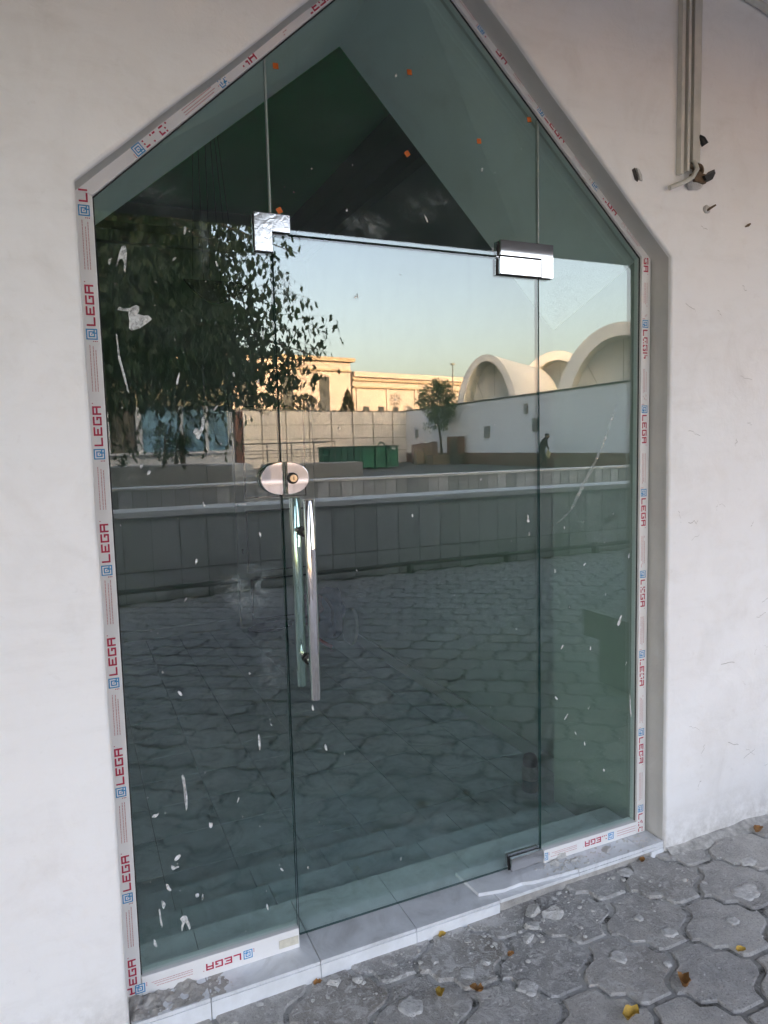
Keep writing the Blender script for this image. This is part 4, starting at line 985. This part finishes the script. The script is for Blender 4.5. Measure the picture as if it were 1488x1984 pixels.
boxpart('sill', (-6, -19.08, 1.40), (3.95, -18.98, 1.455), 'shop_white', shop)
# gate gap and fence
def rotbox(mb, p, q, y0, y1, z0, z1, mi=0):                # box along p->q in plan
    p = Vector(p); q = Vector(q); d = (q-p).normalized(); n = Vector((-d.y, d.x))
    c = [p+n*y0, q+n*y0, q+n*y1, p+n*y1]
    v = [(a.x, a.y, z0) for a in c] + [(a.x, a.y, z1) for a in c]; k = len(mb.v); mb.v += v
    for f in ((0,3,2,1),(4,5,6,7),(0,1,5,4),(1,2,6,5),(2,3,7,6),(3,0,4,7)): mb.f.append([k+i for i in f]); mb.m.append(mi); mb.sm.append(False)
FA, FB = Vector((4.0, -42.2)), Vector((23.55, -46.7))
fen = thing('panel_fence', 'tall cream concrete panel fence at the end of the yard', 'fence', (14, -45, .17))
mb = MB(); rotbox(mb, FA, FB, -.12, -.02, .17, 3.98); mb.build('backing', 'fence_joint', fen)
fd = (FB-FA).normalized(); FLn = (FB-FA).length; npan = 11
for i in range(npan):
    for j in range(4):
        a = FA + fd*(FLn*i/npan+.05); b = FA + fd*(FLn*(i+1)/npan-.05); mb = MB(); z0 = .17+j*.955
        rotbox(mb, a, b, -.02, .04, z0+.03, z0+.925); mb.build('panel', 'fence_panel', fen)
mb = MB(); rotbox(mb, FA, FB, -.15, .07, 3.985, 4.06); mb.build('cap', 'fence_joint', fen)
mb = MB(); mb.box((6.35, -30.3, .17), (6.72, -29.9, 3.2)); tag(rebase(mb.build('shaded_gap', 'plinth', bevel=.02)), 'dark upright standing for the shaded gap between shop and cream fence', 'post')  # dark box put in for the shaded gap beside the shop
# skip
sk = thing('waste_container', 'green ribbed waste container in front of the cream fence', 'container', (14.5, -36.5, .17))
c0 = Vector((14.46, -34.43)); e1_ = Vector((2.64, -1.0)).normalized(); n1_ = Vector((-.354, -.935)).normalized()
c1 = c0 + e1_*2.82; c2 = c1 + n1_*3.9; c3 = c0 + n1_*3.9
mb = MB()
def P3(v, z): return (v.x, v.y, z)
body = [c0, c1, c2, c3]
for i in range(4): a, b = body[i], body[(i+1) % 4]; mb.face([P3(a, .25), P3(b, .25), P3(b, 1.47), P3(a, 1.47)])
mb.face([P3(v, .25) for v in body]); mb.face([P3(v, .9) for v in body]); mb.build('body', 'skip', sk)
for i in range(7):
    a = c3 + (c0-c3)*(i+.6)/7.2; b = a - n1_*.14; mb = MB(); rotbox(mb, (a.x, a.y), (b.x, b.y), -.10, .0, .28, 1.44); rotbox(mb, (a.x, a.y), (b.x, b.y), .0, .10, .28, 1.44); mb.build('rib', 'skip_d', sk)
for u in (.30, .62):
    a = c0 + e1_*2.82*u; b = a + e1_*.10; mb = MB(); rotbox(mb, (a.x, a.y), (b.x, b.y), -.04, .12, .20, 1.5); mb.build('hook_beam', 'skip_d', sk)
a = c0 + e1_*2.82*.42; mb = MB(); mb.tube([P3(a, 1.45), P3(a+e1_*.05, 1.62), P3(a+e1_*.25, 1.70), P3(a+e1_*.45, 1.62), P3(a+e1_*.5, 1.45)], .05, 8); mb.build('hook_bow', 'skip_d', sk)
mb = MB(); rotbox(mb, c0, c1, -.05, .06, 1.40, 1.50); rotbox(mb, c3, c0, -.05, .06, 1.40, 1.50); mb.build('top_rim', 'skip_d', sk)
mb = MB(); a = c0+e1_*2.25; b = c0+e1_*2.6; rotbox(mb, a, b, .005, .012, 1.26, 1.34); rotbox(mb, a, b, -.012, -.005, 1.26, 1.34); mb.build('label_plate', 'shop_white', sk)
# whitewashed wall with brown plinth
ww = thing('yard_wall', 'long whitewashed wall with a dark brown plinth', 'wall', (22.5, -28, .17))
WA, WB = Vector((21.9, -8.0)), Vector((23.4, -47.2))
mb = MB(); rotbox(mb, WA, WB, -.30, 0, .17, 4.02); mb.build('wall', 'white_wall', ww)
mb = MB(); rotbox(mb, WA, WB, -.33, -.301, .17, .90); mb.build('plinth', 'plinth', ww)
mb = MB(); rotbox(mb, WA, WB, -.36, .06, 4.023, 4.10); mb.build('capping', 'capstone', ww)
mb = MB(); rotbox(mb, WA, WB, -.318, -.3015, 3.70, 3.74); mb.build('string_course', 'coping', ww)
wd = (WB-WA).normalized()
for (yy, zz, h_, w_) in ((-44.6, 2.3, .5, .4), (-34.4, 2.15, .62, .6), (-30.2, 3.3, .45, .28), (-29.3, 2.4, .6, .5)):
    s_ = (-8.0-yy)/(47.2-8.0)*(WB-WA).length; a = WA+wd*(s_-w_/2); b = WA+wd*(s_+w_/2)
    mb = MB(); rotbox(mb, a-wd*.06, b+wd*.06, -.33, -.301, zz-h_/2-.05, zz+h_/2+.05); v_ = mb.build('vent_frame', 'brick_tan', ww)
    mb = MB(); rotbox(mb, a, b, -.345, -.331, zz-h_/2, zz+h_/2); mb.build('louvre', 'render_grey', v_)
# small shell vaults
def vault(x, y, half, ztop, zsp, axis, length, label, infill=1.3):
    t = thing('shell_vault', label, 'building', (x, y, .17), 'white shell vaults behind the yard wall')
    ax = Vector(axis).normalized(); sd_ = Vector((-ax.y, ax.x))
    def arc(h, zt, s, n=29):
        out = []
        for i in range(n):
            th = math.pi*i/(n-1); u = -math.cos(th)*h; z = zsp + (zt-zsp)*math.sin(th)**.85
            p = Vector((x, y)) + ax*s + sd_*u; out.append((p.x, p.y, z))
        return out
    th_ = half*.19
    mb = MB(); mb.grid([arc(half, ztop, 0), arc(half, ztop, length*.5), arc(half, ztop, length)], 0, True); mb.grid([arc(half-th_, ztop-th_, 0), arc(half, ztop, 0)], 0, False); mb.build('shell', 'vault', t)
    mb = MB(); mb.grid([arc(half-th_, ztop-th_, 0), arc(half-th_, ztop-th_, length)], 0, True); mb.build('lining', 'vault_in', t)
    a_ = arc(half-th_, ztop-th_, infill*1.6); mb = MB(); mb.face(a_); mb.build('end_wall', 'vault', t)
    b_ = arc((half-th_)*.62, zsp+(ztop-zsp)*.55, infill*1.6-.12); mb = MB(); mb.face(b_); c_ = arc((half-th_)*.66, zsp+(ztop-zsp)*.58, infill*1.6-.08); mb.build('lunette', 'white_wall', t)
    for u in (-.45, 0, .45):
        mb = MB(); q0 = Vector((x, y))+ax*(infill*1.6-.06)+sd_*u*half*.62; q1 = Vector((x, y))+ax*(infill*1.6-.06)+sd_*u*half*1.25
        mb.tube([(q0.x, q0.y, zsp+(ztop-zsp)*(.52-.2*abs(u))), (q1.x, q1.y, zsp+(ztop-zsp)*(.93-.42*abs(u)))], .022, 6); mb.build('rib', 'lamp_iron', t)
vault(31.2, -48.0, 2.85, 8.75, 1.5, (.80, -.60), 14, 'smallest white shell vault left of the others')
vault(43.0, -54.0, 4.6, 10.2, 2.0, (.75, -.66), 14, 'white shell vault half hidden behind the biggest one')
vault(30.4, -31.6, 4.2, 8.6, 1.0, (.74, -.67), 12, 'biggest white shell vault nearest the yard')
# far sand coloured building
yb = thing('far_building', 'long sand yellow building lit by low sun beyond the fence', 'building', (45, -108, 0))
Q0, Q1 = Vector((41.2, -103.0)), Vector((75, -111.9))
mb = MB(); rotbox(mb, Q0, Q1, -18, 0, 0, 12.5); mb.build('right_wing', 'yellow', yb)
mb = MB(); rotbox(mb, Q0, Q1, -18, .6, 12.5, 13.3); mb.build('parapet', 'yellow', yb)
mb = MB(); rotbox(mb, Q0, Q1, 0, .5, 11.9, 12.15); rotbox(mb, Q0, Q1, 0, .45, 10.8, 11.05); mb.build('ledge', 'yellow_d', yb)
L0, L1 = Vector((6, -96)), Vector((40.3, -103.0)); 
mb = MB(); rotbox(mb, L0, L1, -18, 1.0, 0, 14.6); mb.build('left_wing', 'yellow', yb)
mb = MB(); rotbox(mb, L0, L1+Vector((.6, -.1)), -18, 1.6, 14.6, 15.2); rotbox(mb, L0, L1, 1.0, 1.4, 13.1, 13.4); mb.build('ledge', 'yellow_d', yb)
qd = (Q1-Q0).normalized()
for k in range(9):
    a = Q0 + qd*(2.0+3.1*k); mb = MB(); rotbox(mb, a, a+qd*1.2, .01, .08, 5.4, 7.85); wv = mb.build('window', 'win_dark', yb)
for k in range(5):
    a = Q0 + qd*(.6+6.2*k); mb = MB(); rotbox(mb, a, a+qd*.5, 0, .25, 0, 10.8); mb.build('pilaster', 'yellow', yb)
ld = (L1-L0).normalized()
for s_, in ((29.3,), (23.0,), (16.5,), (10.,)):
    a = L0+ld*s_; mb = MB(); rotbox(mb, a, a+ld*1.7, 1.01, 1.12, 5.2, 12.2); mb.build('window', 'win_dark', yb)
# lotus lamps and lamp post
def lotus(x, y, ztop, r, label):
    t = thing('lotus_lamp', label, 'street lamp', (x, y, .17), 'lotus shaped lamps beyond the fence')
    zc = ztop-r
    mb = MB(); mb.tube([(x, y, .17), (x, y, zc-r)], [.09, .06], 8); mb.build('pole', 'lamp_iron', t)
    for k in range(8):
        a0 = math.pi*(k/8)*2; c_, s_ = math.cos(a0), math.sin(a0); mb = MB(); pts = []
        for i in range(13):
            u = i/12; w_ = math.sin(math.pi*u)*r*.30; rad = r*(.35+.65*math.sin(math.pi*u)); aa = a0+(u-.5)*.75
            pts.append((x+math.cos(aa)*rad, y, zc+math.sin(aa)*rad))
        mb.tube(pts, .035, 6); mb.build('petal', 'lamp_iron', t)
    mb = MB(); mb.blob((x, y, zc), r*.22, 1, 0, 2, .05); mb.build('globe', 'shop_white', t)
lotus(27.6, -58.0, 6.35, .62, 'larger lotus shaped lamp standing above the cream fence')
lotus(38.5, -78.0, 6.55, .55, 'smaller lotus shaped lamp half hidden by the fence top')
mb = MB(); mb.tube([(56.7, -98, .17), (56.7, -98, 14.1)], .09, 6); mb.box((56.4, -98.2, 14.1), (57.0, -97.8, 14.4)); tag(rebase(mb.build('lamp_post', 'lamp_iron')), 'thin lamp post rising above the sand yellow building', 'lamp post')
# yard clutter by the wall
pk = thing('board_screen', 'low screen of faded pink boards at the wall corner', 'fence', (21.8, -41, .17))
for k in range(9):
    boxpart('board', (20.75+.225*k, -41.06, .17), (20.75+.225*k+.21, -41.0, 1.52+rnd.uniform(-.05, .06)+(.1 if k > 2 else 0)), 'wood_pink', pk)
cb = thing('wall_cabinet', 'red brown metal cabinet against the whitewashed wall', 'cabinet', (22.3, -37.7, .6))
boxpart('body', (22.05, -38.4, .80), (22.55, -37.0, 1.96), 'redbrown', cb, .02); boxpart('door', (22.02, -37.9, .9), (22.045, -37.1, 1.85), 'win_dark', cb); boxpart('stand', (22.2, -38.2, .17), (22.5, -37.2, .797), 'lamp_iron', cb)
tb = thing('brick_planter', 'square tan brick planter under the small yard tree', 'planter', (21.7, -39, .17))
for k in range(4): boxpart('course', (21.1+.01*(k % 2), -39.5, .17+.16*k), (22.4-.01*(k % 2), -38.6, .17+.16*k+.15), 'brick_tan', tb)
for i, (x, y, w_) in enumerate(((21.2, -40.4, .5),(20.5, -40.2, .55))):
    mb = MB(); mb.box((x, y, .17), (x+w_, y+.4, .17+1.1-.2*i)); mb.box((x+.03, y+.4, .2), (x+w_-.03, y+.42, .9-.2*i)); tag(rebase(mb.build('bin', 'brick_tan', bevel=.03)), ('taller' if i == 0 else 'shorter')+' brown bin before the pink board screen', 'bin', 'bins by the board screen')

# ------------------------------------------------------------------ plants
def leafquad(mb, p, d, side, L, W, mi=0):
    d = d.normalized(); s = side.normalized(); n = d.cross(s)
    a = p; b = p+d*L*.45+s*W*.5+n*W*.12; c = p+d*L; e = p+d*L*.45-s*W*.5+n*W*.12
    mb.face([a, b, c], mi); mb.face([a, c, e], mi)
def rv(r): return Vector((r.gauss(0, 1), r.gauss(0, 1), r.gauss(0, 1))).normalized()
bt_ = thing('overhanging_tree', 'big dark tree with drooping leaves overhanging the walled walk', 'tree', (-3.2, -8.6, -.22))
mb = MB()
mb.tube([(-3.2, -8.6, -.22), (-3.1, -8.55, 1.2), (-2.8, -8.4, 2.4), (-2.2, -8.2, 3.6), (-1.3, -8.1, 4.6)], [.19, .16, .14, .11, .06], 12)
limbs = []
rr = random.Random(3)
for k in range(20):
    z0 = 2.4+rr.random()*2.2; x0 = -2.6+.5*rr.random(); x1 = rr.uniform(.4, 2.7); y1 = -8.2+rr.uniform(-1.2, 1.0); z1 = z0+rr.uniform(-.9, .7)
    pth = [(x0, -8.3, z0), (x0+(x1-x0)*.4, -8.3+(y1+8.3)*.5, z0+(z1-z0)*.4+.45), (x0+(x1-x0)*.75, y1, z0+(z1-z0)*.75+.35), (x1, y1, z1)]
    mb.tube(pth, [.04, .028, .016, .006], 6)
mb.build('trunk', 'bark', bt_)
XR = [(1.45, 1.0), (1.7, 1.35), (2.0, 1.75), (2.2, 2.35), (2.4, 2.75), (2.7, 2.95), (3.0, 2.95), (3.4, 2.65), (3.8, 2.40), (4.2, 2.32), (4.6, 2.35), (6.0, 2.3)]
def xr(z):
    for i in range(len(XR)-1):
        if XR[i][0] <= z <= XR[i+1][0]:
            t = (z-XR[i][0])/(XR[i+1][0]-XR[i][0]); return XR[i][1]+t*(XR[i+1][1]-XR[i][1])
    return XR[0][1] if z < XR[0][0] else XR[-1][1]
cr = MB(); n = 0; tries = 0
while n < 24000 and tries < 220000:
    tries += 1
    z = rr.uniform(2.1, 5.6); x = rr.uniform(-2.6, 3.0); y = -8.2+rr.uniform(-1.5, 1.4)
    e = xr(z) + .25*noise.noise(Vector((z*2.5, y*1.2, 3))) - x
    if e < 0: continue
    cl = noise.noise(Vector((x*1.9, y*1.9, z*1.9))) + .5*noise.noise(Vector((x*5, y*5, z*5)))
    dens = min(1, e/1.5) ** .8
    low = min(1, max(0, (z-2.1+.25*noise.noise(Vector((x*3, y, 1))))/.35))
    if rr.random() > dens*(.35+.65*low): continue
    if cl < -.10 - .8*min(1, e/1.3): continue
    d = Vector((rr.gauss(0, .35), rr.gauss(0, .35), -1+rr.gauss(0, .3))); L = rr.uniform(.085, .145)
    leafquad(cr, Vector((x, y, z)), d, rv(rr), L, L*.68); n += 1
for k in range(17000):
    x = rr.uniform(-3.6, 2.6); z = rr.uniform(2.75, 6.2); y = -10.3+rr.uniform(-.9, .7)
    if x > xr(z)-.42 + .55*noise.noise(Vector((z*2, y, 7))): continue
    leafquad(cr, Vector((x, y, z)), Vector((rr.gauss(0, .4), rr.gauss(0, .4), -1)), rv(rr), rr.uniform(.12, .2), .12)
# sprays at the ragged edge
for k in range(46):
    z = rr.uniform(1.7, 4.5); x0 = xr(z)-rr.uniform(.15, .7); y = -8.2+rr.uniform(-.9, .9); Ls = rr.uniform(.25, .75); an = rr.uniform(-.35, .4)
    P = [Vector((x0+Ls*t*math.cos(an), y+.05*math.sin(5*t+k), z+Ls*t*math.sin(an)-.22*Ls*t*t)) for t in [i/7 for i in range(8)]]
    cr.tube(P, [.004, .0035, .003, .003, .0025, .002, .0015, .001], 4, 1, False)
    for i in range(2, 8):
        if rr.random() < .62: leafquad(cr, P[i], Vector((rr.gauss(0, .25), rr.gauss(0, .25), -1)), rv(rr), rr.uniform(.07, .12), .06)
for k in range(28):
    x0 = rr.uniform(-.2, 1.7); z0 = rr.uniform(1.9, 2.3); y = -8.2+rr.uniform(-.6, .8); Ls = rr.uniform(.3, .75)
    P = [Vector((x0+.06*math.sin(3*t+k), y, z0-Ls*t)) for t in [i/7 for i in range(8)]]
    cr.tube(P, .003, 4, 1, False)
    for i in range(1, 8):
        for _ in range(2):
            if rr.random() < .7: leafquad(cr, P[i], Vector((rr.gauss(0, .4), rr.gauss(0, .4), -1)), rv(rr), rr.uniform(.06, .11), .055)
cr.build('crown', ['leaf_d', 'bark'], bt_, 'stuff', recalc=False)

yt = thing('yard_tree', 'small bushy tree with feathery leaves against the whitewashed wall', 'tree', (22.1, -39.2, .75))
mb = MB(); mb.tube([(22.1, -39.2, .5), (22.0, -39.15, 1.8), (21.75, -39.1, 3.0), (21.7, -39.0, 4.6)], [.09, .075, .06, .03], 8)
for k in range(6): a = k*1.1; mb.tube([(21.85, -39.1, 2.3+.3*k), (21.85+.6*math.cos(a), -39.1+.6*math.sin(a), 3.0+.35*k)], [.04, .015], 6)
mb.build('trunk', 'bark', yt)
cr = MB(); rr = random.Random(8)
for k in range(95):
    v = rv(rr); u = rr.random()**.4; c = Vector((21.75+v.x*1.25*u*(1.0-.2*v.z), -39.1+v.y*1.25*u, 4.1+v.z*1.55*u)); cr_ = rr.uniform(.25, .45)
    for i in range(42):
        w_ = rv(rr)*cr_*rr.random()**.5; leafquad(cr, c+w_, w_+v*.3+Vector((0, 0, -.12)), rv(rr), rr.uniform(.14, .26), .09)
cr.build('crown', 'leaf_g', yt, 'stuff', recalc=False)

def bush(name, label, x, y, z0, rx, rz, nleaf, mat, seed, L=.2, cone=False):
    t = thing(name, label, 'bush', (x, y, z0)); rr = random.Random(seed)
    mb = MB(); mb.tube([(x, y, z0), (x+.05, y, z0+rz*.9)], [.05, .02], 6); mb.build('stem', 'bark', t)
    cr = MB()
    for k in range(nleaf):
        v = rv(rr); u = rr.random()**.5; zz = (v.z*.5+.5)
        w_ = (1-zz*.85) if cone else 1.0
        p = Vector((x+v.x*rx*u*w_, y+v.y*rx*u*w_, z0+.1+zz*rz)); leafquad(cr, p, v+Vector((0, 0, .3)), rv(rr), L, L*.5)
    cr.build('foliage', mat, t, 'stuff', recalc=False)
bush('conifer', 'brownish conical bush peeping over the cream fence', 22.6, -57.5, .17, 1.5, 6.0, 1500, 'leaf_o', 1, .4, True)
bush('bush', 'round olive bush over the fence behind the tree leaves', 18.6, -57.5, .17, 1.9, 5.6, 1500, 'leaf_o', 2, .4)
bush('bush', 'dark bush over the fence left of the olive one', 14.5, -56.5, .17, 2.6, 5.6, 1500, 'leaf_d', 3, .4)
bush('shrub', 'slender leafy shrub left of the spiky yucca', 1.56, -16.0, 1.17, .22, .85, 260, 'leaf_d', 4, .11)
bush('shrub', 'low leafy shrub between the slender one and the yucca', 1.78, -15.7, 1.17, .16, .45, 140, 'leaf_d', 14, .10)
def spiky(name, label, x, y, z, nb, L, seed, trunk=.3):
    t = thing(name, label, 'plant', (x, y, z)); rr = random.Random(seed)
    mb = MB(); mb.tube([(x, y, z), (x, y, z+trunk)], [.06, .07], 8); mb.build('stem', 'bark', t)
    cr = MB()
    for k in range(nb):
        a = rr.uniform(0, 2*math.pi); el = rr.uniform(-.5, 1.45); d = Vector((math.cos(a)*math.cos(el), math.sin(a)*math.cos(el), math.sin(el)))
        leafquad(cr, Vector((x, y, z+trunk)), d, d.cross(Vector((0, 0, 1)))+Vector((.01, 0, 0)), L*rr.uniform(.75, 1.05), .05)
    cr.build('blades', 'leaf_yu', t, 'stuff', recalc=False)
spiky('yucca', 'spiky yucca growing in the long grey planter', 2.02, -16.1, 1.17, 130, .52, 5, .38)
spiky('agave', 'small agave at the left of the long grey planter', .56, -15.4, 1.17, 40, .24, 6, .03)

# ------------------------------------------------------------------ the person in the yard
ps = thing('person', 'person in dark clothes walking by the whitewashed wall, a pale bag in one hand', 'person', (21.35, -27.3, .17))
def skin_body():
    J = {'pel': ((0, 0, .92), .14), 'bel': ((0, .02, 1.08), .135), 'che': ((.01, .08, 1.30), .16), 'nec': ((.01, .16, 1.47), .06), 'hea': ((.01, .21, 1.58), .095), 'top': ((.01, .22, 1.66), .075),
         'shl': ((-.19, .09, 1.38), .065), 'ell': ((-.24, .05, 1.12), .048), 'hal': ((-.23, .14, .90), .038), 'shr': ((.20, .09, 1.38), .065), 'elr': ((.30, .10, 1.13), .048), 'har': ((.36, .16, .90), .038),
         'hil': ((-.09, 0, .86), .095), 'knl': ((-.10, .10, .48), .068), 'anl': ((-.10, -.06, .09), .045), 'tol': ((-.10, .09, .04), .04), 'hir': ((.09, 0, .86), .095), 'knr': ((.10, .06, .48), .068), 'anr': ((.11, .14, .09), .045), 'tor': ((.11, .29, .04), .04)}
    E_ = [('pel', 'bel'), ('bel', 'che'), ('che', 'nec'), ('nec', 'hea'), ('hea', 'top'), ('che', 'shl'), ('shl', 'ell'), ('ell', 'hal'), ('che', 'shr'), ('shr', 'elr'), ('elr', 'har'), ('pel', 'hil'), ('hil', 'knl'), ('knl', 'anl'), ('anl', 'tol'), ('pel', 'hir'), ('hir', 'knr'), ('knr', 'anr'), ('anr', 'tor')]
    ks = list(J); me = bpy.data.meshes.new('body'); me.from_pydata([J[k][0] for k in ks], [(ks.index(a), ks.index(b)) for a, b in E_], [])
    ob = bpy.data.objects.new('body', me); col.objects.link(ob)
    md = ob.modifiers.new('skin', 'SKIN'); ob.modifiers.new('sub', 'SUBSURF').levels = 1; ob.modifiers['sub'].render_levels = 1
    sv = me.skin_vertices
    if not sv:
        bm = bmesh.new(); bm.from_mesh(me); bm.verts.layers.skin.verify(); bm.to_mesh(me); bm.free(); sv = me.skin_vertices
    for i, k in enumerate(ks): r_ = J[k][1]; sv[0].data[i].radius = (r_, r_); sv[0].data[i].use_root = (k == 'pel')
    me.materials.append(MT['shirt']); return ob
bo = skin_body(); bo.parent = ps
mb = MB(); mb.blob((.01, .215, 1.60), (.085, .10, .115), 2, 0, 3, .04); hd = mb.build('head', 'skin', ps, off=(0, 0, 0))
mb = MB(); mb.blob((.01, .195, 1.635), (.092, .105, .095), 3, 0, 3, .06); hr = mb.build('hair', 'hair', ps, off=(0, 0, 0))
ps.rotation_euler = (0, 0, R(-35)); ps.scale = (1.25, 1.25, 1.0)
mb = MB(); mb.blob((.40, .18, .64), (.17, .12, .21), 6, 0, 3, .2); mb.tube([(.36, .16, .90), (.40, .18, .82)], [.02, .05], 8)
bgp = mb.build('carrier_bag', 'bag_y', off=(0, 0, 0)); tag(bgp, 'pale yellow carrier bag held by the person', 'bag')
bgp.location = ps.location; bgp.rotation_euler = ps.rotation_euler
